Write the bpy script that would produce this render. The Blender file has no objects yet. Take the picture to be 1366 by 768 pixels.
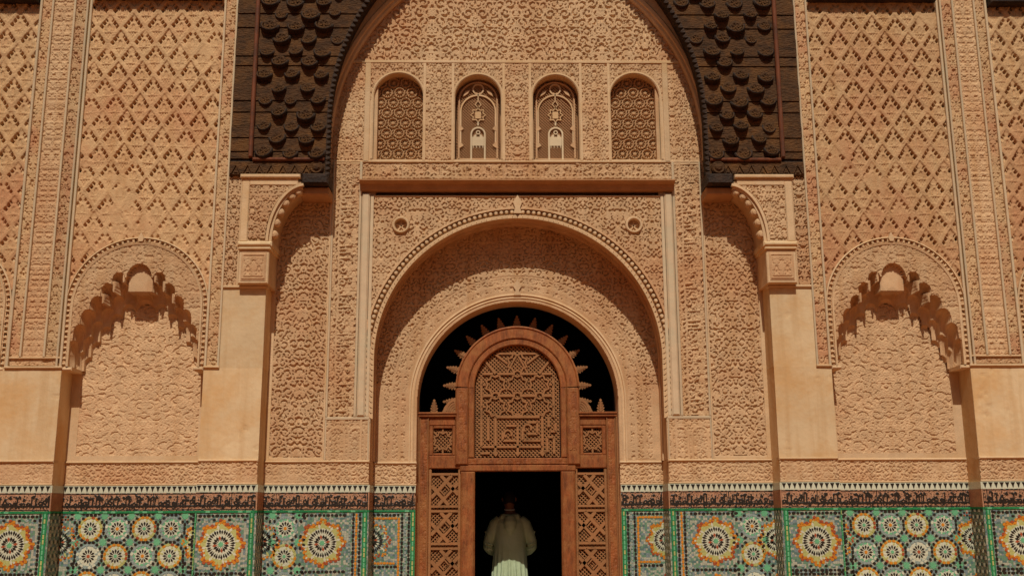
import bpy, math, random
import numpy as np
from mathutils import Vector, Matrix
random.seed(7); rng = np.random.default_rng(7)
PI = math.pi
scene = bpy.context.scene
COL = scene.collection

# ------------------------------------------------------------------ camera
cam_d = bpy.data.cameras.new('camera'); cam = bpy.data.objects.new('camera', cam_d); COL.objects.link(cam)
scene.camera = cam
cam_d.sensor_width = 36.0; cam_d.lens = 36.0 * 1397.94 / 1366.0; cam_d.clip_start = 0.1; cam_d.clip_end = 400
YAW, PITCH, ROLL = math.radians(0.9697), math.radians(12.112), math.radians(-0.2723)
fw = Vector((math.sin(YAW)*math.cos(PITCH), math.cos(YAW)*math.cos(PITCH), math.sin(PITCH)))
rt = Vector((math.cos(YAW), -math.sin(YAW), 0)); up = rt.cross(fw)
r2 = rt*math.cos(ROLL) + up*math.sin(ROLL); u2 = -rt*math.sin(ROLL) + up*math.cos(ROLL)
M = Matrix((r2, u2, -fw)).transposed().to_4x4(); M.translation = Vector((-0.281, -12.0, 1.557))
cam.matrix_world = M

# ------------------------------------------------------------------ sky, sun, exposure
SUN_EL, SUN_AZ = math.radians(50), math.radians(-3.0)       # azimuth measured from straight-on, negative = from the west side
world = bpy.data.worlds.new('World'); scene.world = world; world.use_nodes = True
wn = world.node_tree.nodes; wl = world.node_tree.links
bg = wn['Background']; sky = wn.new('ShaderNodeTexSky'); sky.sky_type = 'NISHITA'; sky.sun_disc = False
sky.sun_elevation = SUN_EL; sky.air_density = 0.35; sky.dust_density = 3.0; sky.ozone_density = 0.3
bg.inputs['Strength'].default_value = 0.05
wl.new(sky.outputs['Color'], bg.inputs['Color'])
sun_d = bpy.data.lights.new('sun', 'SUN'); sun_d.energy = 5.0; sun_d.angle = math.radians(0.5); sun_d.color = (1.0, 0.92, 0.80)
sun = bpy.data.objects.new('sun', sun_d); COL.objects.link(sun)
to_sun = Vector((math.sin(SUN_AZ)*math.cos(SUN_EL), -math.cos(SUN_AZ)*math.cos(SUN_EL), math.sin(SUN_EL)))
sun.rotation_euler = to_sun.to_track_quat('Z', 'Y').to_euler(); sun.location = (0, -20, 30)
sky.sun_rotation = math.atan2(to_sun.x, to_sun.y)
vs = scene.view_settings; vs.view_transform = 'Standard'; vs.look = 'None'; vs.gamma = 1.0; vs.exposure = -0.80
vs.use_curve_mapping = False
scene.cycles.max_bounces = 6; scene.cycles.diffuse_bounces = 4

# ------------------------------------------------------------------ materials
MATS = {}
def mat(name, base, rough=0.85, vary=0.12, tint=None, tint_amt=0.0, tint_scale=1.3, nscale=3.0, bump=0.15, bscale=60.0, grain=None, spec=0.3, coat=0.0, streak=0.0):
    """procedural material: base colour broken by two noises, an optional second pigment in blotches, fine bump"""
    m = bpy.data.materials.new(name); m.use_nodes = True
    nt = m.node_tree; n = nt.nodes; l = nt.links; b = n['Principled BSDF']
    tc = n.new('ShaderNodeTexCoord'); mp = n.new('ShaderNodeMapping'); l.new(tc.outputs['Object'], mp.inputs['Vector'])
    if grain: mp.inputs['Scale'].default_value = grain
    n1 = n.new('ShaderNodeTexNoise'); n1.inputs['Scale'].default_value = nscale; n1.inputs['Detail'].default_value = 6; n1.inputs['Roughness'].default_value = 0.65
    l.new(mp.outputs['Vector'], n1.inputs['Vector'])
    cr = n.new('ShaderNodeValToRGB'); e = cr.color_ramp.elements
    e[0].position = 0.3; e[1].position = 0.72
    e[0].color = [c*(1-vary) for c in base] + [1]; e[1].color = [min(1, c*(1+vary)) for c in base] + [1]
    l.new(n1.outputs['Fac'], cr.inputs['Fac']); col = cr.outputs['Color']
    if tint:
        n2 = n.new('ShaderNodeTexNoise'); n2.inputs['Scale'].default_value = tint_scale; n2.inputs['Detail'].default_value = 5; n2.inputs['Roughness'].default_value = 0.7
        l.new(tc.outputs['Object'], n2.inputs['Vector'])
        mr = n.new('ShaderNodeMapRange'); mr.inputs['From Min'].default_value = 0.46; mr.inputs['From Max'].default_value = 0.63
        mr.inputs['To Max'].default_value = tint_amt; l.new(n2.outputs['Fac'], mr.inputs['Value'])
        mx = n.new('ShaderNodeMix'); mx.data_type = 'RGBA'; l.new(mr.outputs['Result'], mx.inputs['Factor'])
        l.new(col, mx.inputs['A']); mx.inputs['B'].default_value = list(tint) + [1]; col = mx.outputs['Result']
    if streak > 0:
        sm = n.new('ShaderNodeMapping'); sm.inputs['Scale'].default_value = (7, 7, 0.5); l.new(tc.outputs['Object'], sm.inputs['Vector'])
        n4 = n.new('ShaderNodeTexNoise'); n4.inputs['Scale'].default_value = 1.2; n4.inputs['Detail'].default_value = 4; l.new(sm.outputs['Vector'], n4.inputs['Vector'])
        mr4 = n.new('ShaderNodeMapRange'); mr4.inputs['From Min'].default_value = 0.5; mr4.inputs['From Max'].default_value = 0.75; mr4.inputs['To Max'].default_value = streak
        l.new(n4.outputs['Fac'], mr4.inputs['Value'])
        mx4 = n.new('ShaderNodeMix'); mx4.data_type = 'RGBA'; l.new(mr4.outputs['Result'], mx4.inputs['Factor'])
        l.new(col, mx4.inputs['A']); mx4.inputs['B'].default_value = [c*f for c, f in zip(base, (0.8, 0.68, 0.55))] + [1]; col = mx4.outputs['Result']
    oi = n.new('ShaderNodeObjectInfo'); om = n.new('ShaderNodeMapRange'); om.inputs['To Min'].default_value = 1-.09; om.inputs['To Max'].default_value = 1+.06
    l.new(oi.outputs['Random'], om.inputs['Value']); hs = n.new('ShaderNodeHueSaturation'); l.new(om.outputs['Result'], hs.inputs['Value']); l.new(col, hs.inputs['Color']); col = hs.outputs['Color']
    l.new(col, b.inputs['Base Color'])
    b.inputs['Roughness'].default_value = rough; b.inputs['Specular IOR Level'].default_value = spec; b.inputs['Coat Weight'].default_value = coat
    if bump > 0:
        n3 = n.new('ShaderNodeTexNoise'); n3.inputs['Scale'].default_value = bscale; n3.inputs['Detail'].default_value = 4
        l.new(mp.outputs['Vector'], n3.inputs['Vector'])
        bp = n.new('ShaderNodeBump'); bp.inputs['Strength'].default_value = bump; bp.inputs['Distance'].default_value = 0.02
        l.new(n3.outputs['Fac'], bp.inputs['Height']); l.new(bp.outputs['Normal'], b.inputs['Normal'])
    MATS[name] = m
    return m
ST = (0.635, 0.425, 0.24)
mat('stucco', ST, 0.92, 0.15, (0.56, 0.315, 0.16), 1.0, .6, 6.0, 0.3, 70, spec=0.15, streak=.7)
mat('stucco_red', (0.60, 0.395, 0.21), 0.92, 0.12, (0.50, 0.235, 0.12), 0.8, 1.6, 5.0, 0.25, 70, spec=0.15, streak=.35)
mat('stucco_side', (0.60, 0.385, 0.20), 0.92, 0.16, (0.53, 0.27, 0.135), 1.0, .6, 6.0, 0.3, 70, spec=0.15, streak=.75)
mat('stucco_pale', (0.67, 0.475, 0.28), 0.85, 0.10, (0.60, 0.38, 0.18), 0.7, 1.2, 6.0, 0.2, 50, spec=0.2, streak=.4)
mat('plaster', (0.71, 0.53, 0.31), 0.8, 0.10, (0.66, 0.41, 0.185), 1.0, 0.9, 1.6, 0.25, 18, spec=0.2, streak=0.75)
mat('fillet', (0.62, 0.47, 0.30), 0.8, 0.10, (0.52, 0.47, 0.32), 0.5, 3.0, 7.0, 0.1, 50, spec=0.2)
mat('lattice_shade_plaster', (0.46, 0.25, 0.12), 0.9, 0.15, (0.38, 0.19, 0.085), 0.5, 4.0, 6.0, 0.2, 80, spec=0.15)  # lattice brown; on cornice and corbel beam it stands for shade
mat('lamp_plaster', (0.70, 0.56, 0.36), 0.85, 0.08, None, 0, 1, 6.0, 0.1, 50, spec=0.2)
mat('lattice_screen', (0.54, 0.33, 0.17), 0.9, 0.14, (0.46, 0.25, 0.115), 0.6, 3.0, 6.0, 0.2, 80, spec=0.15)
mat('door_wood', (0.28, 0.086, 0.023), 0.6, 0.5, (0.36, 0.15, 0.045), 0.7, 6.0, 5.0, 0.45, 24, grain=(5, 5, 1.0), spec=0.35)
mat('door_wood_pale', (0.36, 0.17, 0.065), 0.7, 0.4, (0.22, 0.08, 0.028), 0.5, 6.0, 6.0, 0.25, 40, spec=0.3)
mat('lattice_gap_shade', (0.035, 0.013, 0.006), 0.8, 0.3, None, 0, 1, 6.0, 0.2, 40)  # near-black so the lattice holes look shaded; shade put into the colour
mat('cedar', (0.078, 0.036, 0.013), 0.8, 0.55, (0.165, 0.070, 0.017), 0.75, 3.0, 5.0, 1.0, 16, grain=(1.6, 1, 4), spec=0.25)
mat('cedar_boss', (0.030, 0.018, 0.012), 0.75, 0.45, (0.06, 0.03, 0.014), 0.6, 6.0, 6.0, 0.8, 30, spec=0.3)  # dark cedar; on the bosses it paints in their underside shade
mat('cedar_red', (0.17, 0.05, 0.017), 0.7, 0.35, (0.07, 0.028, 0.014), 0.8, 4.0, 4.0, 0.2, 40, grain=(6, 6, 1))
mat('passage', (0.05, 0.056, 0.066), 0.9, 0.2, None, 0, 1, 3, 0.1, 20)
mat('passage_floor', (0.34, 0.36, 0.29), 0.5, 0.12, None, 0, 1, 3, 0.05, 20)
mat('paving', (0.44, 0.165, 0.05), 0.6, 0.15, (0.38, 0.14, 0.04), 0.6, 0.8, 2.0, 0.05, 20)
def tilemat(name, c, vary=0.22): return mat(name, c, 0.42, vary, None, 0, 1, 55.0, 0.06, 90, spec=0.45)
tilemat('glaze_black', (0.022, 0.017, 0.012), 0.4); tilemat('glaze_white', (0.62, 0.64, 0.48), 0.16)
tilemat('glaze_green', (0.02, 0.22, 0.075), 0.45); tilemat('glaze_mint', (0.15, 0.46, 0.24), 0.25)
tilemat('glaze_orange', (0.62, 0.24, 0.02), 0.3); tilemat('glaze_red', (0.38, 0.085, 0.03), 0.35)
tilemat('glaze_blue', (0.28, 0.36, 0.33), 0.25); tilemat('glaze_lime', (0.47, 0.48, 0.17), 0.2)
mat('tile_ground', (0.46, 0.25, 0.14), 0.8, 0.25, (0.33, 0.12, 0.07), 0.5, 4, 12, 0.2, 60)
def field_mat():
    m = bpy.data.materials.new('tile_field'); m.use_nodes = True; nt = m.node_tree; n = nt.nodes; l = nt.links; b = n['Principled BSDF']
    tc = n.new('ShaderNodeTexCoord'); v = n.new('ShaderNodeTexVoronoi'); v.inputs['Scale'].default_value = 40; v.inputs['Randomness'].default_value = .45; l.new(tc.outputs['Object'], v.inputs['Vector'])
    cr = n.new('ShaderNodeValToRGB'); cr.color_ramp.interpolation = 'CONSTANT'; e = cr.color_ramp.elements
    cols = [(0, (.13, .27, .17)), (.26, (.37, .40, .30)), (.46, (.09, .18, .16)), (.62, (.44, .45, .34)), (.80, (.19, .26, .27))]
    e[0].color = (*cols[0][1], 1); e[1].position = cols[1][0]; e[1].color = (*cols[1][1], 1)
    for p_, c_ in cols[2:]: k = e.new(p_); k.color = (*c_, 1)
    sx = n.new('ShaderNodeSeparateColor'); l.new(v.outputs['Color'], sx.inputs['Color']); l.new(sx.outputs['Red'], cr.inputs['Fac'])
    v2 = n.new('ShaderNodeTexVoronoi'); v2.feature = 'DISTANCE_TO_EDGE'; v2.inputs['Scale'].default_value = 40; v2.inputs['Randomness'].default_value = .45; l.new(tc.outputs['Object'], v2.inputs['Vector'])
    mr = n.new('ShaderNodeMapRange'); mr.inputs['From Max'].default_value = 0.06; l.new(v2.outputs['Distance'], mr.inputs['Value'])
    mx = n.new('ShaderNodeMix'); mx.data_type = 'RGBA'; mx.inputs['A'].default_value = (.13, .12, .10, 1); l.new(mr.outputs['Result'], mx.inputs['Factor']); l.new(cr.outputs['Color'], mx.inputs['B'])
    l.new(mx.outputs['Result'], b.inputs['Base Color']); b.inputs['Roughness'].default_value = 0.45
    bp = n.new('ShaderNodeBump'); bp.inputs['Strength'].default_value = 0.3; bp.inputs['Distance'].default_value = 0.005
    l.new(mr.outputs['Result'], bp.inputs['Height']); l.new(bp.outputs['Normal'], b.inputs['Normal'])
    MATS['tile_field'] = m
field_mat()
mat('robe', (0.48, 0.58, 0.36), 0.9, 0.10, (0.55, 0.66, 0.47), 0.5, 3, 4, 0.25, 25, spec=0.1)
mat('skin', (0.22, 0.11, 0.06), 0.6, 0.1, None, 0, 1, 8, 0.05, 60)
mat('hair', (0.012, 0.009, 0.008), 0.7, 0.3, None, 0, 1, 30, 0.4, 120)
mat('white_cloth', (0.62, 0.62, 0.58), 0.9, 0.05, None, 0, 1, 8, 0.1, 60)
mat('shoe', (0.05, 0.03, 0.02), 0.6, 0.2, None, 0, 1, 8, 0.1, 60)

# ------------------------------------------------------------------ object helpers
def tag(o, label=None, cat=None, group=None, kind=None):
    if label: o['label'] = label
    if cat: o['category'] = cat
    if group: o['group'] = group
    if kind: o['kind'] = kind
    return o
def empty(name, loc=(0, 0, 0)):
    o = bpy.data.objects.new(name, None); o.location = loc; o.empty_display_size = 0.2; COL.objects.link(o); return o
def link(me, name, parent=None, loc=None):
    o = bpy.data.objects.new(name, me); COL.objects.link(o)
    if parent is not None: o.parent = parent
    if loc is not None: o.location = loc
    return o
def mesh_np(name, V, Q, mats, midx=None):
    """V (n,3) floats, Q (m,k) ints -> mesh, all faces with k corners"""
    me = bpy.data.meshes.new(name); V = np.asarray(V, dtype=np.float32); Q = np.asarray(Q, dtype=np.int32); k = Q.shape[1]
    me.vertices.add(len(V)); me.vertices.foreach_set('co', V.ravel())
    me.loops.add(Q.size); me.loops.foreach_set('vertex_index', Q.ravel())
    me.polygons.add(len(Q)); me.polygons.foreach_set('loop_start', np.arange(0, Q.size, k, dtype=np.int32))
    if midx is not None: me.polygons.foreach_set('material_index', np.asarray(midx, dtype=np.int32))
    me.update(calc_edges=True)
    for m in ([mats] if isinstance(mats, str) else mats): me.materials.append(MATS[m])
    return me
class MB:
    def __init__(s): s.v = []; s.f = []; s.m = []
    def poly(s, pts, mi=0):
        b = len(s.v); s.v += [tuple(p) for p in pts]; s.f.append(tuple(range(b, b+len(pts)))); s.m.append(mi)
    def box(s, x0, x1, y0, y1, z0, z1, ch=0.0, mi=0):
        """box whose front (y0) face may be chamfered by ch"""
        x0, x1 = min(x0, x1), max(x0, x1); b = len(s.v)
        s.v += [(x0, y1, z0), (x1, y1, z0), (x1, y1, z1), (x0, y1, z1)]
        if ch > 0:
            s.v += [(x0, y0+ch, z0), (x1, y0+ch, z0), (x1, y0+ch, z1), (x0, y0+ch, z1)]
            c = min(ch, (x1-x0)*.45, (z1-z0)*.45)
            s.v += [(x0+c, y0, z0+c), (x1-c, y0, z0+c), (x1-c, y0, z1-c), (x0+c, y0, z1-c)]
            lv = [b, b+4, b+8]
        else:
            s.v += [(x0, y0, z0), (x1, y0, z0), (x1, y0, z1), (x0, y0, z1)]; lv = [b, b+4]
        for a, c2 in zip(lv[:-1], lv[1:]):
            for i in range(4):
                j = (i+1) % 4; s.f.append((a+i, a+j, c2+j, c2+i)[::-1]); s.m.append(mi)
        t = lv[-1]; s.f.append((t, t+1, t+2, t+3)); s.m.append(mi); s.f.append((b+3, b+2, b+1, b)); s.m.append(mi)
    def prism(s, pts, y0, y1, mi=0, back=False):
        """xz outline (counter-clockwise seen from -y) pushed from y0 (front) to y1"""
        n = len(pts); b = len(s.v)
        ar = sum(pts[i][0]*pts[(i+1) % n][1]-pts[(i+1) % n][0]*pts[i][1] for i in range(n))
        if ar < 0: pts = pts[::-1]
        s.v += [(p[0], y0, p[1]) for p in pts] + [(p[0], y1, p[1]) for p in pts]
        s.f.append(tuple(range(b, b+n))); s.m.append(mi)
        if back: s.f.append(tuple(range(b+2*n-1, b+n-1, -1))); s.m.append(mi)
        for i in range(n):
            j = (i+1) % n; s.f.append((b+i, b+n+i, b+n+j, b+j)); s.m.append(mi)
    def seg(s, x0, z0, x1, z1, w, y0, y1, mi=0):
        dx, dz = x1-x0, z1-z0; L = math.hypot(dx, dz)
        if L < 1e-6: return
        nx, nz = -dz/L*w/2, dx/L*w/2
        s.prism([(x0-nx, z0-nz), (x1-nx, z1-nz), (x1+nx, z1+nz), (x0+nx, z0+nz)], y0, y1, mi)
    def ribbon(s, pts, w, y0, y1, closed=False, mi=0):
        """flat band of width w along an xz polyline, from y0 (front) back to y1"""
        n = len(pts); L = []; R = []
        for i in range(n):
            a = pts[(i-1) % n] if (closed or i > 0) else pts[i]; c = pts[(i+1) % n] if (closed or i < n-1) else pts[i]
            dx, dz = c[0]-a[0], c[1]-a[1]; l = math.hypot(dx, dz) or 1
            L.append((pts[i][0]-dz/l*w/2, pts[i][1]+dx/l*w/2)); R.append((pts[i][0]+dz/l*w/2, pts[i][1]-dx/l*w/2))
        s.band(L, R, y0, y1, closed, mi)
    def band(s, L, R, y0, y1, closed=False, mi=0):
        n = len(L); b = len(s.v)
        for i in range(n):
            s.v += [(L[i][0], y0, L[i][1]), (R[i][0], y0, R[i][1]), (R[i][0], y1, R[i][1]), (L[i][0], y1, L[i][1])]
        for i in range(n if closed else n-1):
            a = b+4*i; c = b+4*((i+1) % n)
            for k in range(4):
                s.f.append((a+k, a+(k+1) % 4, c+(k+1) % 4, c+k)); s.m.append(mi)
        if not closed:
            s.f.append((b, b+3, b+2, b+1)); s.m.append(mi); e = b+4*(n-1); s.f.append((e, e+1, e+2, e+3)); s.m.append(mi)
    def sweep(s, pts, prof, mi=0, nrm=None):
        """profile [(outward, y)] swept along an xz polyline; outward = along the right normal"""
        n = len(pts); k = len(prof); b = len(s.v)
        for i in range(n):
            a = pts[max(i-1, 0)]; c = pts[min(i+1, n-1)]; dx, dz = c[0]-a[0], c[1]-a[1]; l = math.hypot(dx, dz) or 1
            for o, y in prof: s.v.append((pts[i][0]+dz/l*o, y, pts[i][1]-dx/l*o))
        for i in range(n-1):
            for j in range(k-1):
                s.f.append((b+i*k+j, b+i*k+j+1, b+(i+1)*k+j+1, b+(i+1)*k+j)); s.m.append(mi)
    def tube(s, pts, r, n=6, mi=0):
        b = len(s.v); k = len(pts)
        for i, p in enumerate(pts):
            a = Vector(pts[max(i-1, 0)]); c = Vector(pts[min(i+1, k-1)]); d = (c-a).normalized()
            e1 = d.orthogonal().normalized() if i == 0 else (e1-d*e1.dot(d)).normalized(); e2 = d.cross(e1)
            rr = r[i] if hasattr(r, '__len__') else r
            for j in range(n):
                t = 2*PI*j/n; q = Vector(p)+e1*math.cos(t)*rr+e2*math.sin(t)*rr; s.v.append(tuple(q))
        for i in range(k-1):
            for j in range(n): s.f.append((b+i*n+j, b+i*n+(j+1) % n, b+(i+1)*n+(j+1) % n, b+(i+1)*n+j)); s.m.append(mi)
        s.f.append(tuple(range(b+n-1, b-1, -1))); s.m.append(mi); s.f.append(tuple(range(b+(k-1)*n, b+k*n))); s.m.append(mi)
    def lathe_y(s, cx, cz, prof, n=24, mi=0, a0=0, a1=2*PI):
        """profile [(r, y)] turned about the y axis through (cx, cz)"""
        b = len(s.v); k = len(prof); full = abs(a1-a0-2*PI) < 1e-6; na = n if full else n+1
        for i in range(na):
            t = a0+(a1-a0)*i/n
            for r, y in prof: s.v.append((cx+r*math.cos(t), y, cz+r*math.sin(t)))
        for i in range(n):
            i2 = (i+1) % na
            for j in range(k-1): s.f.append((b+i*k+j, b+i2*k+j, b+i2*k+j+1, b+i*k+j+1)); s.m.append(mi)
    def mesh(s, name, mats):
        me = bpy.data.meshes.new(name); me.from_pydata(s.v, [], s.f)
        for m in ([mats] if isinstance(mats, str) else mats): me.materials.append(MATS[m])
        if any(s.m): me.polygons.foreach_set('material_index', s.m)
        me.update(); return me
    def build(s, name, mats, parent=None, loc=None): return link(s.mesh(name, mats), name, parent, loc)

# ------------------------------------------------------------------ carving fields (heights in metres, worked out on fine grids)
def vnoise(x, z, scale, seed=0):
    r = np.random.default_rng(seed+1000); T = r.random((64, 64)).astype(np.float32)
    u = x/scale+17.3; v = z/scale+9.1; i = np.floor(u).astype(int); j = np.floor(v).astype(int); fu = u-i; fv = v-j
    fu = fu*fu*(3-2*fu); fv = fv*fv*(3-2*fv); i &= 63; j &= 63; i2 = (i+1) & 63; j2 = (j+1) & 63
    return (T[i, j]*(1-fu)+T[i2, j]*fu)*(1-fv)+(T[i, j2]*(1-fu)+T[i2, j2]*fu)*fv
def sstep(a, b, x): t = np.clip((x-a)/(b-a), 0, 1); return t*t*(3-2*t)
def stamp(w, h, res, strokes, mirror=True, wrapx=True):
    nx, nz = int(round(w/res)), int(round(h/res)); F = np.full((nx, nz), -1.0, np.float32)
    def put(P):
        m = P[:, 2].max()+0.02
        i0, i1 = int(np.floor((P[:, 0].min()-m)/res)), int(np.ceil((P[:, 0].max()+m)/res)); j0, j1 = int(np.floor((P[:, 1].min()-m)/res)), int(np.ceil((P[:, 1].max()+m)/res))
        X = (np.arange(i0, i1)+.5)*res; Z = (np.arange(j0, j1)+.5)*res
        D = np.full((len(X), len(Z)), -1.0, np.float32)
        for x, z, r in P: np.maximum(D, 1-np.sqrt((X[:, None]-x)**2+(Z[None, :]-z)**2)/r, out=D)
        ix = np.ix_(np.arange(i0, i1) % nx, np.arange(j0, j1) % nz)
        F[ix] = np.maximum(F[ix], D)
    for P in strokes:
        put(P)
        if mirror: Q = P.copy(); Q[:, 0] = w-Q[:, 0]; put(Q)
    return (F, w, h)
def samp(tile, x, z):
    F, w, h = tile; nx, nz = F.shape
    u = (x/w*nx) % nx; v = (z/h*nz) % nz; i = np.floor(u).astype(int); j = np.floor(v).astype(int); fu = u-i; fv = v-j
    i %= nx; j %= nz; i2 = (i+1) % nx; j2 = (j+1) % nz
    return (F[i, j]*(1-fu)+F[i2, j]*fu)*(1-fv)+(F[i, j2]*(1-fu)+F[i2, j2]*fu)*fv
def spiral(cx, cz, r0, r1, a0, turns, t0, t1, n=18):
    t = np.linspace(0, 1, n); r = r0+(r1-r0)*t**.8; a = a0+turns*2*PI*t
    return np.stack([cx+r*np.cos(a), cz+r*np.sin(a), t0+(t1-t0)*t], 1)
def leaf(cx, cz, a, L, wd, bend, n=8):
    t = np.linspace(0, 1, n); aa = a+bend*t
    x = cx+np.cumsum(np.cos(aa))*L/n; z = cz+np.cumsum(np.sin(aa))*L/n
    return np.stack([x, z, wd*(0.35+np.sin(PI*np.clip(t*.9+.08, 0, 1)))*.72], 1)
def arabesque(w, h, s, seed, thick=1.0, res=0.005, nleaf=3, ll=1.0):
    """mirror-symmetric scrolling vines with eyes and half-palmette leaves, spacing s"""
    r = np.random.default_rng(seed); S = []; nx = max(1, int(round(w/2/s))); nz = max(2, int(round(h/(s*.9))))
    sx = w/2/nx; sz = h/nz
    for i in range(nx):
        for j in range(nz):
            cx = (i+.5)*sx+(.22*sx if j % 2 else -.22*sx)+r.normal(0, .06*s); cz = (j+.5)*sz+r.normal(0, .07*s)
            d = 1 if (i+j) % 2 else -1; a0 = r.uniform(0, 2*PI)
            S.append(spiral(cx, cz, .60*s, .16*s, a0, d*r.uniform(1.0, 1.35), .105*s*thick, .085*s*thick))
            S.append(np.array([[cx+.03*s, cz, .15*s*thick]]))
            for k in range(nleaf):
                a = a0+(r.uniform(0, 2*PI) if nleaf == 3 else 2*PI*(k+r.uniform(-.3, .3))/nleaf); rr = (.50 if k % 2 == 0 or nleaf == 3 else .30)*s
                S.append(leaf(cx+rr*math.cos(a), cz+rr*math.sin(a), a+d*r.uniform(.3, 1.3), r.uniform(.38, .62)*s*ll, .13*s*thick*(.5+.5*ll), d*r.uniform(.6, 1.8)))
    for k in range(nz):
        S.append(np.array([[0, (k+.5)*sz, .16*s], [0, (k+.7)*sz, .09*s]])); S.append(np.array([[w/2, (k+.1)*sz, .15*s], [w/2, (k+.3)*sz, .08*s]]))
    return stamp(w, h, res, S)
def script(w, h, seed, res=0.005):
    """band of upright letter stems, joined base strokes, bowls and small vine filling; runs along x, h high"""
    r = np.random.default_rng(seed); S = []; x = 0.0; t = h*.052
    while x < w-.02:
        k = r.random(); adv = h*r.uniform(.14, .3)
        if k < .5:
            n = 8; top = h*r.uniform(.72, .92); z = np.linspace(h*.2, top, n); S.append(np.stack([np.full(n, x)+np.linspace(0, h*.02, n), z, np.full(n, t)], 1))
            if r.random() < .5: S.append(leaf(x, top, PI*.75, h*.16, t*1.3, .6))
        else:
            S.append(spiral(x+h*.12, h*r.uniform(.3, .5), h*.17, h*.06, r.uniform(0, 6.28), 1.0, t, t*.9)); adv = h*.34
        S.append(np.stack([np.linspace(x, x+adv, 8), h*.2+h*.05*np.sin(np.linspace(0, PI, 8)), np.full(8, t*1.1)], 1))
        if r.random() < .6: S.append(leaf(x+adv*.4, h*r.uniform(.05, .14), r.uniform(0, 1), h*.2, t, 1.2))
        if r.random() < .6: S.append(spiral(x+adv*.5, h*r.uniform(.62, .85), h*.11, h*.03, r.uniform(0, 6.28), 1.1, t*.7, t*.6, 12))
        S.append(np.array([[x+adv*.5, h*r.uniform(.4, .95), t*.8]]))
        x += adv
    return stamp(w, h, res, S, mirror=False)
T_MED = [arabesque(.66, .92, .122, k, 1.08, .004, 5, .8) for k in (1, 2)]
T_BIG = arabesque(1.1, .9, .140, 3, 1.05, .004, 5, .8)
T_LEAF = [arabesque(1.25, .74, .150, k, 1.30, .005, 5, .85) for k in (21, 22)]
T_SPAN = [arabesque(.84, .8, .104, k, 1.15, .004, 5, .8) for k in (4, 5)]
T_FINE = [arabesque(.30, .62, .070, k, 1.25, .004) for k in (6, 7)]
T_STRIP = [arabesque(.13, .54, .064, k, 1.35, .003) for k in (8, 9)]
T_SCRIPT = [script(2.3, .25, k, .0045) for k in (10, 11)]
T_TSCR = [script(1.7, .165, k, .0035) for k in (12, 13)]
T_LOW = arabesque(.9, .25, .085, 14, .95)
T_TFIL = arabesque(.52, .18, .075, 15, .85, .003)
def carve(F, edge=.17, groove=.16):
    """stroke field (1 on the centre line, 0 at the edge) -> 0..1 relief with a soft shoulder and a shallow mid groove"""
    return sstep(-.03, edge, F)-groove*sstep(.62, .9, F)
def wear(x, z, amt=.35, seed=3): return 1-amt*sstep(.45, .85, .6*vnoise(x, z, .5, seed)+.4*vnoise(x, z, .13, seed+1))
def sebka(x, z, pw=.293, ph=.425, depth=.082, seed=0):
    """interlaced lozenge net; every lozenge holds a cusped arch over two leaves, drilled holes under its upper edges"""
    zz = z+.012*np.sin(x*3+z*1.7); u = x/pw; v = zz/ph; a = u+v; b = u-v; fa = a-np.floor(a); fb = b-np.floor(b)
    p = fa+fb-1; q = fa-fb                                          # p across, q up, |p|+|q|<1
    ia = np.floor(a); ib = np.floor(b); rnd = np.modf(np.abs(np.sin(ia*12.9898+ib*78.233+seed)*43758.5453))[0]
    er = sstep(.45, .85, .45*vnoise(x, z, .8, seed+5)+.25*vnoise(x, z, .3, seed+6)+.30*rnd+.20*sstep(6.6, 5.2, z))   # worn cells, more of them low down
    dist = np.minimum(np.minimum(fa, 1-fa), np.minimum(fb, 1-fb))
    up_ = np.minimum(1-fa, fb); al = np.where(1-fa < fb, fb, 1-fa)   # distance to the upper two edges; position along the edge
    wob = .03*(vnoise(x, z, .035, seed+2)-.5)
    rib = sstep(.12, .085, dist+wob)*(1-.5*er)
    n1 = vnoise(x, z, .030, seed+7)-.5; n2 = vnoise(x, z, .014, seed+8)-.5
    h = -.22+.22*n1+.12*n2
    # leafy arch: columns, ring and a small niche
    rr2 = np.hypot(p/.15, (q+.06)/.22); nic = (rr2 < 1) & (q > -.30); h = np.where(nic, -.42, h); ring = sstep(.34, .18, np.abs(rr2-1.2))*(q > -.32); h = np.maximum(h, -.26+.22*ring)
    colm = sstep(.05, .025, np.abs(np.abs(p)-.34))*(q < .08)*(q > -.34); h = np.maximum(h, -.22+.18*colm)
    sill = sstep(.05, .03, np.abs(q+.34))*(np.abs(p) < .46); h = np.maximum(h, -.3+.24*sill)
    low = q < -.40; h = np.where(low, -.16+.14*n1+.10*np.sin(p*30)*np.cos(q*22), h)
    # row of drilled beads under the two upper edges
    hole = sstep(.105, .125, up_+wob)*sstep(.255, .215, up_-.03*al)*sstep(-.55, -.2, np.cos(al*2*PI*4.6+1.0+.9*rnd))*sstep(.36, .42, al+.15*(rnd-.5))
    patch = sstep(.74, .80, .75*vnoise(x, z, .42, seed+20)+.25*vnoise(x, z, .09, seed+21)); hole = hole*(1-patch); h = h*(1-.8*patch)-.05*patch
    h = h*(1-.45*er)-.06*er; h = h-(.95-.70*er)*hole; h = np.maximum(h, -1)
    return (h*(1-rib)+rib*(-.12*sstep(.5, .8, vnoise(x, z, .2, seed+9))+.07*n2+.05*n1))*depth
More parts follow.
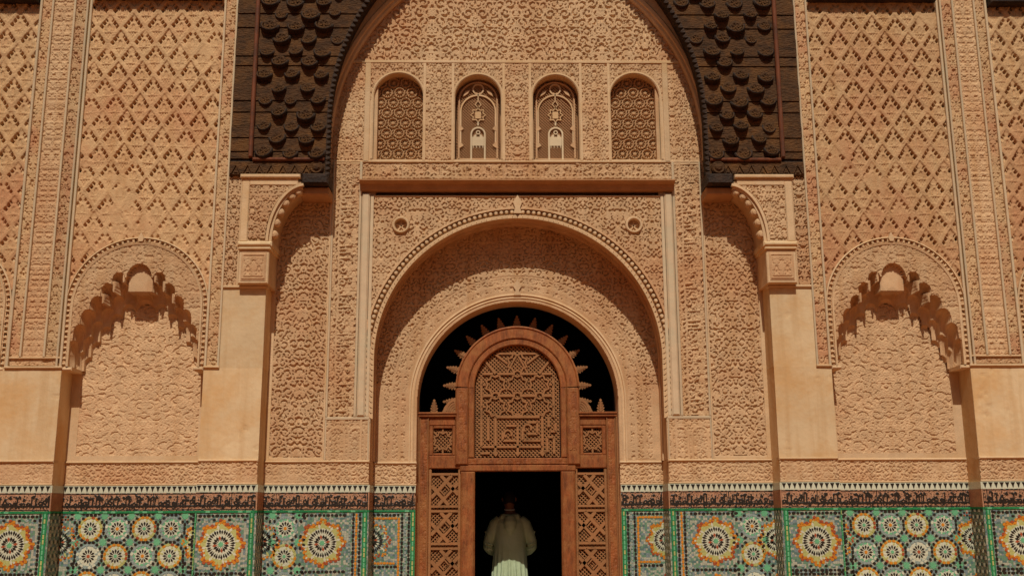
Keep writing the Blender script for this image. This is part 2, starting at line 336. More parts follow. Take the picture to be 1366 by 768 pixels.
def scales(x, z, seed=0):
    """flat broad-leaved foliage, the leaves touching, parted by thin slanting cuts"""
    wx = x+.03*(vnoise(x, z, .3, seed)-.5); wz = z+.03*(vnoise(x, z, .25, seed+1)-.5)
    F = samp(T_LEAF[seed % 2], wx*.85, wz*1.3); F2 = samp(T_LEAF[(seed+1) % 2], wx*1.5+.3, wz*1.9+.2)
    H = .016*sstep(-.02, .12, F)-.005*sstep(.08, .02, np.abs(F2-.30))*(F > .1)-.006*sstep(.58, .68, F)
    return H*wear(x, z, .35, seed+4)-.008+.006*(vnoise(x, z, .4, seed+3)-.5)+.0018*(vnoise(x, z, .02, seed+5)-.5)
def knots(x, z, cx, seed=0):
    """column of knotted square script: stacked plaits with twin horizontal slots"""
    pz = .128; r = np.floor(z/pz); f = z/pz-r; d = np.abs(x-cx)
    H = .012*carve(samp(T_STRIP[seed % 2], (x-cx)*1.15, z*.95), .5, 0)
    slot = sstep(.15, .06, np.abs(f-.5))*sstep(.012, .024, d)*sstep(.105, .085, d); H = H*(1-slot)-.018*slot
    lob = sstep(.10, .04, np.abs(f-.5-.33*np.cos(d*48))); H = np.maximum(H, .013*lob*(1-slot))
    sl2 = sstep(.1, .04, np.abs(f-.02))*sstep(.03, .04, d)*sstep(.085, .07, d); H -= .012*sl2*(r % 2)
    return H

STEP = .0070
def grid(name, x0, x1, z0, z1, hf, Y, m, parent, keep=None, step=STEP, midx=None, mats=None):
    """carved sheet: y = Y - height(x, z); keep(x, z) cuts openings"""
    x0, x1 = min(x0, x1), max(x0, x1)
    nx = max(2, int(math.ceil((x1-x0)/step))); nz = max(2, int(math.ceil((z1-z0)/step)))
    X, Z = np.meshgrid(np.linspace(x0, x1, nx+1), np.linspace(z0, z1, nz+1), indexing='ij')
    H = hf(X, Z); V = np.stack([X, Y-H, Z], -1).reshape(-1, 3)
    I = np.arange((nx+1)*(nz+1)).reshape(nx+1, nz+1)
    Q = np.stack([I[:-1, :-1], I[1:, :-1], I[1:, 1:], I[:-1, 1:]], -1).reshape(-1, 4)
    mi = None
    xc = (X[:-1, :-1]+X[1:, 1:])/2; zc = (Z[:-1, :-1]+Z[1:, 1:])/2
    if midx is not None: mi = midx(xc, zc).reshape(-1)
    if keep is not None:
        k = keep(xc, zc).reshape(-1); Q = Q[k]
        if mi is not None: mi = mi[k]
        u, inv = np.unique(Q, return_inverse=True); V = V[u]; Q = inv.reshape(-1, 4)
    return link(mesh_np(name, V, Q, mats or m, mi), name, parent)
def relief(tile, depth, ox=0.0, oz=0.0, wseed=3, wamt=.35, rot=False, sc=1.0, fill=None):
    def f(x, z):
        ax = np.abs(x) if not rot else x
        wx = ax+.006*np.sin(z*5.1+ox)+ox; wz = z+.006*np.sin(ax*4.3)+oz
        F = samp(tile, wz*sc, wx*sc) if rot else samp(tile, wx*sc, wz*sc)
        h = depth*carve(F)*wear(x, z, wamt, wseed)
        if fill is not None: h = np.maximum(h, depth*.38*carve(samp(fill, ax+.03, z+.02)))
        return h-depth*.3+.004*(vnoise(x, z, .6, 40)-.5)+.0022*(vnoise(x, z, .021, 41)-.5)
    return f

# planes (metres from the pier faces)
PA, PN, PB, PC = 0.0, 0.33, 0.33, 0.76
WTOP = 8.55
# ------------------------------------------------------------------ ground
mb = MB(); mb.poly([(-60, -60, 0), (60, -60, 0), (60, 60, 0), (-60, 60, 0)])
tag(mb.build('ground', 'paving'), kind='structure')

# the court's other three sides, behind and beside the camera
mb = MB(); mb.box(-9.4, 9.4, -23.6, -23, 0, 9); mb.box(-9.4, -8.4, -23, 1.3, 0, 9); mb.box(8.4, 9.4, -23, 1.3, 0, 9)
tag(mb.build('courtyard_wall', 'plaster'), kind='structure')

# ------------------------------------------------------------------ facade
facade = empty('courtyard_facade')
tag(facade, 'carved ochre stucco courtyard facade with niches, four small windows and a deep round portal', 'building')
def arc(cx, cz, R, a0, a1, n): return [(cx+R*math.cos(a0+(a1-a0)*i/n), cz+R*math.sin(a0+(a1-a0)*i/n)) for i in range(n+1)]

# pointed outlines of the cedar arch and of the stucco rim behind it
def pointed(z0, a, R, base, zs): return [(math.sqrt(max(0, R*R-max(0, z-z0)**2))-a, z) for z in zs]
CED = dict(z0=6.2, a=.8, R=3.09); RIM = dict(z0=6.0, a=.4, R=2.69)
def half_at(d, z): return np.sqrt(np.maximum(0, d['R']**2-np.maximum(0, z-d['z0'])**2))-d['a']

# ---- solid masonry core
mb = MB()
for s in (-1, 1):
    mb.box(s*1.74, s*2.96, PB+.03, 1.3, 0, WTOP)                        # walls each side of the portal
    mb.box(s*1.225, s*1.74, PC+.03, 1.1, 0, 3.0)
mb.box(-1.74, 1.74, PB+.26, 1.3, 5.3, WTOP)
pts = arc(0, 3.36, 1.735, PI, 0, 40)
for (xa, za), (xb, zb) in zip(pts[:-1], pts[1:]):                       # masonry over the portal arch
    mb.prism([(xa, za+.03), (xb, zb+.03), (xb, 5.37), (xa, 5.37)], PB+.05, PC)
    mb.prism([(xa, 2.9), (xb, 2.9), (xb, 5.37), (xa, 5.37)], 1.1, 1.12) if False else None
DO = dict(R=1.225, cz=2.90)
pts2 = arc(0, DO['cz'], DO['R'], PI, 0, 40)
for (xa, za), (xb, zb) in zip(pts2[:-1], pts2[1:]):
    mb.prism([(xa, za+.02), (xb, zb+.02), (xb, 5.3), (xa, 5.3)], PC+.03, 1.1)
mb.box(-1.74, -1.225, PC+.03, 1.1, 3.0, 5.3); mb.box(1.225, 1.74, PC+.03, 1.1, 3.0, 5.3)
mb.build('masonry_core', 'stucco', facade)

# ---- piers
def pier(s, a, b, name='pier', z1=WTOP, parent=facade):
    m = MB(); m.box(s*a, s*b, PA+.002, 1.3, 0, 3.2); m.box(s*(a), s*b, PA+.03 if a > 5 else PA+.065, 1.3, 3.2, z1); return m.build(name, 'plaster', parent)
for s in (-1, 1):
    sd = 0 if s < 0 else 1
    # outer pier with its three-part carved strip
    p = pier(s, 5.235, 5.935)
    FX = [(5.845, 5.875), (5.705, 5.73), (5.435, 5.46), (5.235, 5.262), (5.285, 5.31)]
    for k, (a, b) in enumerate(FX):
        m = MB(); m.box(s*a, s*b, PA-.022+(.008 if k == 4 else 0), PA+.07, 3.33 if k in (1, 2) else 3.215, WTOP, .006); m.build('fillet', 'fillet', p)
    grid('carved_strip', s*5.73, s*5.845, 3.33, 8.0, relief(T_STRIP[0], .022, .0, .1*sd), PA+.02, 'stucco_red', p)
    grid('carved_strip', s*5.31, s*5.435, 3.33, 8.0, relief(T_STRIP[1], .022, .0, .2*sd), PA+.02, 'stucco_red', p)
    grid('knotted_strip', s*5.46, s*5.705, 3.33, 8.0, lambda x, z: knots(x, z, s*5.5825, sd)*wear(x, z, .3), PA+.02, 'stucco', p)
    grid('carved_strip', s*5.31, s*5.845, 3.235, 3.31, relief(T_STRIP[0], .014, .03, .02, rot=True), PA+.02, 'stucco', p)
    m = MB(); m.box(s*5.225, s*5.885, PA-.03, PA+.07, 3.195, 3.222, .008); m.box(s*5.262, s*5.845, PA-.015, PA+.07, 3.31, 3.33, .005); m.build('fillet', 'stucco_pale', p)
    # inner pier: plain shaft, carved strip beside the sebka, scroll strip beside the bracket
    p2 = pier(s, 2.95, 3.62)
    m = MB()
    for (a, b) in ((3.59, 3.615), (3.445, 3.468)): m.box(s*a, s*b, PA-.02, PA+.07, 3.215, WTOP, .006)
    m.build('fillet', 'fillet', p2)
    m = MB(); m.box(s*3.44, s*3.62, PA-.028, PA+.07, 3.195, 3.222, .008); m.build('fillet', 'stucco_pale', p2)
    grid('carved_strip', s*3.468, s*3.59, 3.222, 8.0, relief(T_STRIP[sd], .022, .0, .3), PA+.02, 'stucco_red', p2)
    m = MB(); m.box(s*2.947, s*3.445, PA+.002, PA+.36, 3.2, 4.135); m.build('plain_shaft', 'plaster', p2)
    m = MB(); m.box(s*2.93, s*3.445, PA-.03, PA+.1, 4.13, 4.165, .01); m.box(s*3.275, s*3.297, PA-.015, PA+.07, 4.165, 5.47, .005); m.build('fillet', 'stucco_pale', p2)
    grid('scroll_strip', s*3.297, s*3.445, 4.165, 5.5, relief(T_FINE[sd], .03, .07, .0), PA+.02, 'stucco', p2)

def trowel(x, z): return .007*(vnoise(x, z, .55, 60)-.5)+.0035*(vnoise(x, z, .14, 61)-.5)+.0015*(vnoise(x, z, .05, 62)-.5)-.010*sstep(.80, .95, vnoise(x, z, .045, 63))*(vnoise(x, z, .3, 64) > .62)
for s in (-1, 1):
    grid('plain_face', s*5.236, s*5.934, 2.165, 3.197, trowel, PA-.003, 'plaster', facade, None, .02)
    grid('plain_face', s*2.948, s*3.619, 2.165, 3.197, trowel, PA-.003, 'plaster', facade, None, .02)
    grid('plain_face', s*2.948, s*3.443, 3.197, 4.132, trowel, PA-.003, 'plaster', facade, None, .02)
# ---- sebka walls above the niches
NCX, NR, NCZ = 4.43, .77, 3.92
def arch_in(ax, z, c=NCX, R=NR, cz=NCZ): return np.where(z > cz, np.hypot(ax-c, z-cz) < R, np.abs(ax-c) < R)
for s in (-1, 1):
    grid('sebka_panel', s*3.615, s*5.24, 3.2, 7.78, lambda x, z: sebka(np.abs(x)-NCX, z, seed=1 if s < 0 else 2), PA, 'stucco_side', facade, lambda x, z: ~arch_in(np.abs(x), z), .0076)
    grid('sebka_panel', s*5.88, s*7.5, 3.2, 7.72, lambda x, z: sebka(np.abs(x)-6.70, z, seed=3), PA, 'stucco_side', facade, lambda x, z: ~arch_in(np.abs(x), z, 6.70), .0095)
    m = MB(); m.box(s*3.62, s*5.235, PA+.10, .3, 4.6, WTOP); m.box(s*5.935, s*7.6, PA+.10, .3, 4.6, WTOP)
    m.build('backing_wall', 'stucco', facade)
# ---- niches with stalactite hoods
def lobes(dx, cells):
    """upper outline of a row of little arches: highest arch top over dx"""
    T = np.full_like(dx, -9.0)
    for c, w, top in cells:
        t = np.clip(1-((np.abs(dx)-c)/(w/2))**2, 0, None); T = np.maximum(T, np.where(t > 0, top-w*.62+w*.62*np.sqrt(t), -9))
    return T
C1 = [(0, .30, 4.43), (.232, .15, 4.33), (.352, .155, 4.195), (.462, .155, 4.045), (.560, .15, 3.885), (.638, .14, 3.71), (.692, .12, 3.53), (.728, .10, 3.37)]
C2 = [(0, .17, 4.15), (.170, .15, 4.20), (.292, .155, 4.08), (.405, .155, 3.94), (.505, .15, 3.78), (.590, .14, 3.60), (.650, .13, 3.42), (.690, .12, 3.26)]
C3 = [(0, .24, 4.05), (.190, .16, 4.00), (.320, .16, 3.88), (.430, .15, 3.73), (.525, .14, 3.55), (.595, .13, 3.37), (.64, .12, 3.20)]
def lob(dx, cells):
    T = lobes(dx, cells); ks = sorted([(c, t) for c, w, t in cells]); lo = np.interp(np.abs(dx), [k[0] for k in ks], [k[1]-.10 for k in ks], right=-9.0)
    lo = np.where(np.abs(dx) > ks[-1][0]+.045, -9.0, lo); return np.maximum(T, lo)
def hood(dx, z):
    T = [lob(dx, c) for c in (C1, C2, C3)]; T[1] = np.minimum(T[1], T[0]-.06); T[2] = np.minimum(T[2], T[1]-.05)
    D = np.zeros_like(dx); dep = [0, .205, .275]; amp = [.20, .07, .05]
    for k in range(3):
        nxt = T[k+1] if k < 2 else T[k]-.10
        sf = np.clip((T[k]-z)/np.maximum(.03, (T[k]-nxt)*.8), 0, 1); inside = z < T[k]
        D = np.where(inside, dep[k]+.004+amp[k]*np.sqrt(np.clip(1-(1-sf)**2, 0, 1)), D)
    D = np.minimum(D, PN-.004)
    # pendants between the front cups: drop-shaped, at the face
    for cx, cz, w, h in ((.182, 4.25, .06, .10), (.290, 4.135, .06, .09), (.405, 3.99, .055, .08)):
        t = np.abs(np.abs(dx)-cx)/(w/2); zb = cz-h/2; q = np.clip((z-zb)/h, 0, 1); on = (z > zb) & (z < zb+h*1.5) & (t < .35+.65*q)
        D = np.where(on, np.minimum(D, .008+.05*t*t), D)
    r0 = np.hypot(dx, z-4.28); shell = (np.abs(dx) < .14) & (z > 4.10) & (z < 4.42)
    rim = sstep(.10, .14, np.hypot(dx, z-4.285))*(z > 4.285); D = np.where(shell & (D > .004), np.minimum(D, .07-.035*rim*(np.cos(np.arctan2(z-4.285, dx)*22) > 0)), D)
    return D
def biggest(k):
    """largest 4-connected patch of a boolean map"""
    lab = np.where(k, np.arange(k.size).reshape(k.shape)+1, 0)
    while True:
        n = lab.copy(); n[1:] = np.maximum(n[1:], lab[:-1]); n[:-1] = np.maximum(n[:-1], lab[1:]); n[:, 1:] = np.maximum(n[:, 1:], lab[:, :-1]); n[:, :-1] = np.maximum(n[:, :-1], lab[:, 1:]); n = np.where(k, n, 0)
        if (n == lab).all(): break
        lab = n
    v, c = np.unique(lab[k], return_counts=True); return lab == v[c.argmax()]
def niche_parts(s):
    root_c = s*NCX; zs = np.linspace(2.17, 4.68, 4)
    # back wall, carved; jambs
    m = MB()
    for sg in (-1, 1):
        x = sg*(5.235-NCX if sg*s > 0 else NCX-3.62)
        m.box(x, x+sg*.03, PA+.003, PN+.03, 2.155, 3.22)
    m.box(-.85, .85, PN+.02, .6, 0.0, 4.62)
    m.prism([(-.80, 4.2), (.80, 4.2), (.80, 4.65), (-.80, 4.65)], PN+.01, PN+.2)
    nr = m.build('wall_niche', 'plaster', facade, (root_c, 0, 0))
    grid('carved_back', -.70, .70, 2.22, 4.0, lambda x, z: scales(x+s*3, z, 2), PN, 'stucco', nr)
    m = MB(); m.box(-.83, -.695, PN-.006, PN+.02, 2.16, 3.6); m.box(.695, .83, PN-.006, PN+.02, 2.16, 3.6); m.box(-.695, .695, PN-.008, PN+.02, 2.16, 2.225); m.build('plain_margin', 'stucco_pale', nr)
    # carved face between the rope arch and the hood
    def face_keep(x, z): return arch_in(np.abs(x)+NCX, z) & (z > lob(x, C1)) & (z > 3.2)
    grid('arch_face', -.78, .78, 3.2, 4.70, lambda x, z: scales(x*1.3+5, z*1.2, 5)+.003, PA, 'stucco', nr, face_keep, .0075)
    for sg in (-1, 1): q = MB(); q.box(sg*.690, sg*.806, PA-.012, PN, 3.172, 3.212, .012); q.build('corbel', 'stucco_pale', nr)
    # the hood, one mesh per little cell
    n = 150; xs = np.linspace(-.775, .775, 208); z_ = np.linspace(3.205, 4.46, 168)
    X, Z = np.meshgrid(xs, z_, indexing='ij'); D = hood(X, Z); Xc = (X[:-1, :-1]+X[1:, 1:])/2; Zc = (Z[:-1, :-1]+Z[1:, 1:])/2
    L1 = lob(Xc, C1); L1 = np.maximum(np.maximum(lob(Xc-.013, C1), lob(Xc+.013, C1)), L1); keep = (Zc < L1+.014)
    cid = np.zeros_like(Xc, int)
    cells = [(sg*c, k, ti) for ti, C in enumerate((C1, C2, C3)) for k, (c, w, t) in enumerate(C) for sg in ((1,) if c == 0 else (1, -1))]
    Ls = [lob(Xc, c) for c in (C1, C2, C3)]; tier = sum((Zc < L).astype(int) for L in Ls)-1; tier = np.clip(tier, 0, 2)
    best = np.full(Xc.shape, 9.0)
    for i, (c, k, ti) in enumerate(cells):
        d = np.where(tier == ti, np.abs(Xc-c), 9.0); upd = d < best; best = np.where(upd, d, best); cid = np.where(upd, i, cid)
    I = np.arange(X.size).reshape(X.shape); Q = np.stack([I[:-1, :-1], I[1:, :-1], I[1:, 1:], I[:-1, 1:]], -1)
    V = np.stack([X, PA+.001+D, Z], -1).reshape(-1, 3)
    keep &= ~((tier == 2) & (D[:-1, :-1] > PN-.006))
    for i in range(len(cells)):
        k = keep & (cid == i)
        if k.sum() < 6: continue
        k = biggest(k); q = Q[k]; u, inv = np.unique(q, return_inverse=True)
        link(mesh_np('muqarnas_cell', V[u], inv.reshape(-1, 4), 'stucco'), 'muqarnas_cell', nr)
    for sg in (-1, 1):
        for cx_, cz_, rr_ in ((.135*1.72, 4.375, .045),):
            q = MB(); q.lathe_y(sg*cx_, cz_, [(.058, PA+.01), (.056, PA-.010), (.046, PA-.012), (.040, PA+.004), (.034, PA+.03), (.02, PA+.045), (0, PA+.05)], 16); q.build('muqarnas_cell', 'stucco', nr)
    # rope moulding of small blocks round the arch
    m = MB(); path = [(NR, 3.22)]+arc(0, NCZ, NR, 0, PI, 40)+[(-NR, 3.22)]
    m.sweep(path, [(-.034, PA+.03), (-.034, PA-.014), (-.012, PA-.022), (-.006, PA+.03), (.040, PA+.03), (.044, PA-.018), (.058, PA-.01), (.058, PA+.04)]); m.build('arch_moulding', 'stucco_pale', nr)
    bm_ = MB(); bm_.box(-.013, .013, -.012, .03, -.022, .022, .008); bd = bm_.mesh('arch_bead', 'stucco_pale')
    nb = 62
    full = path; L = [0]
    for (xa, za), (xb, zb) in zip(full[:-1], full[1:]): L.append(L[-1]+math.hypot(xb-xa, zb-za))
    for i in range(nb):
        t = L[-1]*(i+.5)/nb; j = max(k for k in range(len(L)-1) if L[k] <= t); f = (t-L[j])/(L[j+1]-L[j]); dx, dz = full[j+1][0]-full[j][0], full[j+1][1]-full[j][1]
        o = link(bd, 'arch_bead', nr, (full[j][0]+dx*f+dz/(L[j+1]-L[j])*.015, PA, full[j][1]+dz*f-dx/(L[j+1]-L[j])*.015)); o.rotation_euler = (0, -math.atan2(dz, dx), 0)
    m = MB(); m.prism([(-.02, 4.69), (.02, 4.69), (.035, 4.73), (0, 4.80), (-.035, 4.73)], PA-.035, PA+.03); m.build('apex_knot', 'stucco_pale', nr)
    return nr
def copy_tree(o, loc):
    c = o.copy(); COL.objects.link(c); c.location = loc; c.parent = o.parent
    for ch in list(o.children):
        k = ch.copy(); COL.objects.link(k); k.parent = c
    return c
for s in (-1, 1):
    nr = niche_parts(s); copy_tree(nr, (s*6.70, 0, 0))
    m = MB(); m.box(s*7.47, s*8.4, PA+.002, 1.3, 0, WTOP); m.build('pier', 'plaster', facade)

# ---- plinth course: carved band with a ledge, stepping with the plan
SEG = [(5.235, 7.6, PA, 'A'), (3.62, 5.235, PN, 'N'), (2.95, 3.62, PA, 'A'), (1.74, 2.95, PB, 'B'), (1.225, 1.74, PC, 'C')]
for s in (-1, 1):
    for a, b, Y, t in SEG:
        if t == 'A' and a > 5: b = 5.935
        o = MB(); a2 = a-.006 if t != 'N' else a; o.box(s*a2, s*b, Y-.028, Y+.1, 2.135, 2.165, .012); o.box(s*a2, s*b, Y-.016, Y+.05, 1.885, 1.905, .006); o = o.build('ledge', 'stucco_pale', facade)
        grid('plinth_band', s*a, s*b, 1.90, 2.14, relief(T_LOW, .013, .1, 1.905*0-.01, wamt=.7), Y-.004, 'stucco', o)
        ys = {'A': (PA, PB), 'N': (PN, PN), 'B': (PB, PC), 'C': (PC, 1.1)}[t]
        m = MB(); m.box(s*(a+.002), s*(b-.002), Y+.002, Y+.3, 0, 2.14); m.build('plinth', 'plaster', facade)

# ---- portal wall (plane B)
def in_portal(ax, z, R=1.735): return np.where(z > 3.36, np.hypot(ax, z-3.36) < R, ax < R)
WIN = [(-1.478, .306), (-.487, .286), (.487, .286), (1.478, .306)]; WZ0, WZC = 5.83, 6.65
def in_win(x, z, g=0.0):
    r = np.zeros(x.shape, bool)
    for c, hw in WIN: r |= np.where(z > WZC, np.hypot(x-c, z-WZC) < hw+g, (np.abs(x-c) < hw+g) & (z > WZ0-.0))
    return r
for s in (-1, 1):
    sd = 0 if s < 0 else 1
    w = MB(); w.box(s*2.265, s*2.285, PB-.012, PB+.04, 2.165, 5.55, .005); w.box(s*2.90, s*2.95, PB-.006, PB+.04, 2.165, 5.75, .004); w.box(s*2.285, s*2.90, PB-.006, PB+.04, 2.165, 2.20, .004)
    wp = w.build('panel_frame', 'stucco_pale', facade)
    grid('arabesque_panel', s*2.285, s*2.90, 2.20, 5.75, relief(T_MED[sd], .024, .06, .1), PB+.012, 'stucco', wp, None, .0058)
    grid('inscription_strip', s*1.935, s*2.24, 2.665, 5.80, relief(T_SCRIPT[sd], .032, -s*2.215+.005 if s < 0 else -1.955+.0, .2, rot=True, fill=T_STRIP[sd]), PB+.012, 'stucco', wp)
    w = MB()
    for a, b in ((1.905, 1.935), (2.24, 2.264)): w.box(s*a, s*b, PB-.016, PB+.04, 2.665, 5.79, .006)
    w.box(s*1.745, s*2.264, PB-.012, PB+.04, 2.63, 2.665, .006); w.box(s*1.745, s*1.765, PB-.01, PB+.04, 2.165, 2.63, .005); w.box(s*2.245, s*2.264, PB-.01, PB+.04, 2.165, 2.63, .005)
    w.build('fillet', 'fillet', wp)
    def twin(x, z, s=s, sd=sd):
        H = .013*carve(samp(T_FINE[sd], np.abs(x)-1.765, z*1.1))*wear(x, z, .4); d = np.minimum(np.abs(np.abs(x)-1.89), np.abs(np.abs(x)-2.125))
        ring = np.where(z > 2.44, np.abs(np.hypot(d, z-2.44)-.095), np.abs(d-.095)); return np.maximum(H, .016*sstep(.018, .008, ring))
    grid('twin_arch_panel', s*1.765, s*2.245, 2.165, 2.63, twin, PB+.008, 'stucco', wp)
    w = MB(); w.box(s*1.80, s*1.90, PB-.03, PB+.04, 2.665, 5.385, .02); w.box(s*1.755, s*1.795, PB-.012, PB+.04, 2.665, 5.36, .006); w.build('colonnette', 'fillet', facade)
    # strips flanking the windows out to the rim
    def keep_rim(x, z): return np.abs(x) < half_at(RIM, z)+.03
    grid('carved_strip', s*1.90, s*2.31, 5.80, 7.09, relief(T_FINE[sd], .020, .0, .1), PB+.01, 'stucco', facade, keep_rim)
    w = MB(); w.box(s*1.83, s*1.90, PB-.012, PB+.04, 5.79, 7.10, .006); w.build('fillet', 'stucco_pale', facade)
    w = MB(); w.box(s*1.9, s*2.95, PB-.006, PB+.03, 5.76, 5.80, .004); w.box(s*2.30, s*2.95, PB+.01, PB+.05, 5.8, WTOP); w.build('wall_margin', 'stucco_pale', facade)
# spandrel of the portal with two socket roundels
def keep_sp(x, z): return ~in_portal(np.abs(x), z, 1.84) & ~((np.hypot(np.abs(x)-1.42, z-4.985) < .088))
grid('portal_spandrel', -1.755, 1.755, 3.36, 5.345, relief(T_SPAN[0], .024, .03, .05), PB+.012, 'stucco', facade, keep_sp, .0060)
mb = MB(); mb.box(-1.757, 1.757, PB-.010, PB+.03, 5.34, 5.362, .005); mb.build('fillet', 'stucco_pale', facade)
mb = MB()
for s in (-1, 1): mb.box(s*1.735, s*1.757, PB-.006, PB+.04, 2.6, 3.5, .004)
mb.build('fillet', 'stucco_pale', facade)
for s in (-1, 1):
    r = MB(); r.lathe_y(s*1.42, 4.985, [(.105, PB+.02), (.105, PB-.022), (.095, PB-.032), (.08, PB-.03), (.072, PB-.01), (.066, PB+.10), (0.0, PB+.11)], 28); r = r.build('roundel', 'stucco_pale', facade)
    q = MB()
    for k in range(5):
        a = PI*(.5+.4*k); q.seg(s*1.42, 4.985, s*1.42+.064*math.cos(a), 4.985+.064*math.sin(a), .016, PB+.03, PB+.09)
    q.build('roundel_spokes', 'stucco', r)
# cornice over the portal
prof = [(PB+.03, 5.53), (PB-.15, 5.525), (PB-.15, 5.510), (PB-.135, 5.502), (PB-.06, 5.488), (PB-.045, 5.455), (PB-.035, 5.425), (PB+.0, 5.412), (PB+.03, 5.408)]
mb = MB(); xs = (-1.925, 1.925); k = len(prof)
for x in xs: mb.v += [(x, y, z) for y, z in prof]
for j in range(k-1): mb.f.append((j, j+1, k+j+1, k+j)); mb.m.append(0)
mb.f.append(tuple(range(k))[::-1]); mb.f.append(tuple(range(k, 2*k))); mb.m += [0, 0]
mb.build('cornice', 'lattice_shade_plaster', facade)  # stucco cornice browned: shade below the lip is put into its colour
# inscription band below the windows and carved surfaces around them
grid('inscription_band', -1.90, 1.90, 5.535, 5.79, relief(T_SCRIPT[0], .030, .0, -5.535, fill=T_STRIP[0]), PB+.010, 'stucco', facade)
for s in (-1, 1):
    grid('corner_panel', s*1.90, s*2.30, 5.53, 5.765, relief(T_FINE[1], .020, .1, .0), PB+.010, 'stucco', facade)
mb = MB(); mb.box(-2.3, 2.3, PB-.012, PB+.03, 5.785, 5.808, .006); mb.box(-2.12, 2.12, PB-.014, PB+.03, 7.095, 7.135, .006); mb.build('fillet', 'stucco_pale', facade)
def keep_w(x, z): return ~in_win(x, z, .012)
mb = MB()
for x in (-1.155, -.80, -.165, .165, .80, 1.155): mb.box(x-.018, x+.018, PB-.012, PB+.03, 5.808, 7.095, .005)
mb.build('fillet', 'stucco_pale', facade)
for c in (-.978, 0, .978): grid('carved_strip', c-.16 if c else -.147, c+.16 if c else .147, 5.808, 7.095, relief(T_FINE[0 if c else 1], .020, .15-abs(c), .0), PB+.010, 'stucco', facade)
for c, hw in WIN:
    x0, x1 = {True: (c-.335, c+.31 if c > 0 else c+.31), False: (c-.31, c+.31)}[abs(c) > 1]
    if c < -1: x0, x1 = -1.83, -1.17
    elif c > 1: x0, x1 = 1.17, 1.83
    elif c < 0: x0, x1 = -.785, -.18
    else: x0, x1 = .18, .785
    grid('window_spandrel', x0, x1, WZC-.05, 7.095, relief(T_FINE[0], .024, .05, .04), PB+.010, 'stucco', facade, keep_w, .0075)
    m = MB()
    if c-hw-x0 > .004: m.box(x0, c-hw, PB-.004, PB+.03, 5.808, WZC-.05, .003)
    if x1-c-hw > .004: m.box(c+hw, x1, PB-.004, PB+.03, 5.808, WZC-.05, .003)
    m.build('window_margin', 'stucco_pale', facade)
# tympanum above the windows
grid('upper_tympanum', -2.15, 2.15, 7.135, WTOP, relief(T_BIG, .027, .02, .0), PB+.012, 'stucco', facade, lambda x, z: np.abs(x) < half_at(RIM, z)+.03, .0062)
# stucco rim of the great arch
zs = np.linspace(5.80, WTOP, 40)
for s in (-1, 1):
    m = MB(); path = [(s*float(half_at(RIM, z)), float(z)) for z in zs]
    if s < 0: pr = [(.0, PB+.02), (.0, PB-.03), (-.02, PB-.05), (-.05, PB-.05), (-.06, PB-.075), (-.10, PB-.08), (-.12, PB-.06), (-.30, PB-.06)]
    else: pr = [(.0, PB+.02), (.0, PB-.03), (.02, PB-.05), (.05, PB-.05), (.06, PB-.075), (.10, PB-.08), (.12, PB-.06), (.30, PB-.06)]
    m.sweep(path, pr); m.build('arch_rim', 'stucco_pale', facade)

# ---- portal arch: toothed edge, soffit, tympanum
path = [(1.735, 2.165)]+arc(0, 3.36, 1.735, 0, PI, 72)+[(-1.735, 2.165)]
m = MB(); m.sweep(path, [(.125, PB+.03), (.12, PB-.008), (.095, PB-.01), (.09, PB+.055), (.026, PB+.06), (.022, PB+.004), (0, PB+.0), (0, PB+.26), (.03, PB+.27), (.03, PB+.31), (-.012, PB+.32), (-.012, PC+.02)])
soff = m.build('portal_soffit', 'stucco', facade)
tm = MB(); tm.prism([(-.031, -.012), (.031, -.012), (.028, .004), (.014, .026), (0, .034), (-.014, .026), (-.028, .004)], -.014, .02, back=True); tm.lathe_y(.032, .075, [(0, -.004), (.018, -.002), (.027, .02), (.027, .05)], 8); tooth = tm.mesh('arch_tooth', 'stucco_pale')
path2 = [(1.72, 2.64)]+arc(0, 3.36, 1.722, 0, PI, 72)+[(-1.72, 2.64)]; L = [0]
for (xa, za), (xb, zb) in zip(path2[:-1], path2[1:]): L.append(L[-1]+math.hypot(xb-xa, zb-za))
nt_ = 108
for i in range(nt_):
    t = L[-1]*(i+.5)/nt_; j = max(k for k in range(len(L)-1) if L[k] <= t); ll = L[j+1]-L[j]; f = (t-L[j])/ll; dx, dz = path2[j+1][0]-path2[j][0], path2[j+1][1]-path2[j][1]
    o = link(tooth, 'arch_tooth', soff, (path2[j][0]+dx*f, PB-.002, path2[j][1]+dz*f)); o.rotation_euler = (0, -math.atan2(dz, dx)+PI, 0)
mb = MB(); mb.prism([(-.05, 5.13), (.05, 5.13), (.03, 5.2), (.055, 5.27), (0, 5.36), (-.055, 5.27), (-.03, 5.2)], PB-.03, PB+.03); mb.build('apex_knot', 'stucco_pale', facade)
def tymp(x, z):
    r = np.where(z > DO['cz'], np.hypot(x, z-DO['cz']), np.abs(x)); th = np.where(z > DO['cz'], np.arctan2(z-DO['cz'], np.abs(x))*1.36, z-DO['cz'])
    band = sstep(1.335, 1.345, r)*sstep(1.72, 1.71, r)
    H = .015*carve(samp(T_FINE[0], r+.1, th*.9))*sstep(1.345, 1.355, r)
    H2 = .024*carve(samp(T_SPAN[1], np.abs(x), z)); up_ = sstep(1.53, 1.55, r)*(z > 3.1); H = H*(1-up_)+H2*up_
    lines = np.minimum(np.minimum(np.abs(r-1.345), np.abs(r-1.43)), np.minimum(np.abs(r-1.535), np.where(z < 3.1, np.abs(r-1.64), 9)))
    H = np.where(lines < .016, .016, H); H = np.where(r < 1.345, .014, H); foot = z < 2.30; H = np.where(foot & (z > 2.285), .016, H); H = np.where(z < 2.19, .01, H)
    fr = (np.abs(x) > 1.66) & (z < 3.1); H = np.where(fr, .012, H)
    return H*wear(x, z, .35, 8)
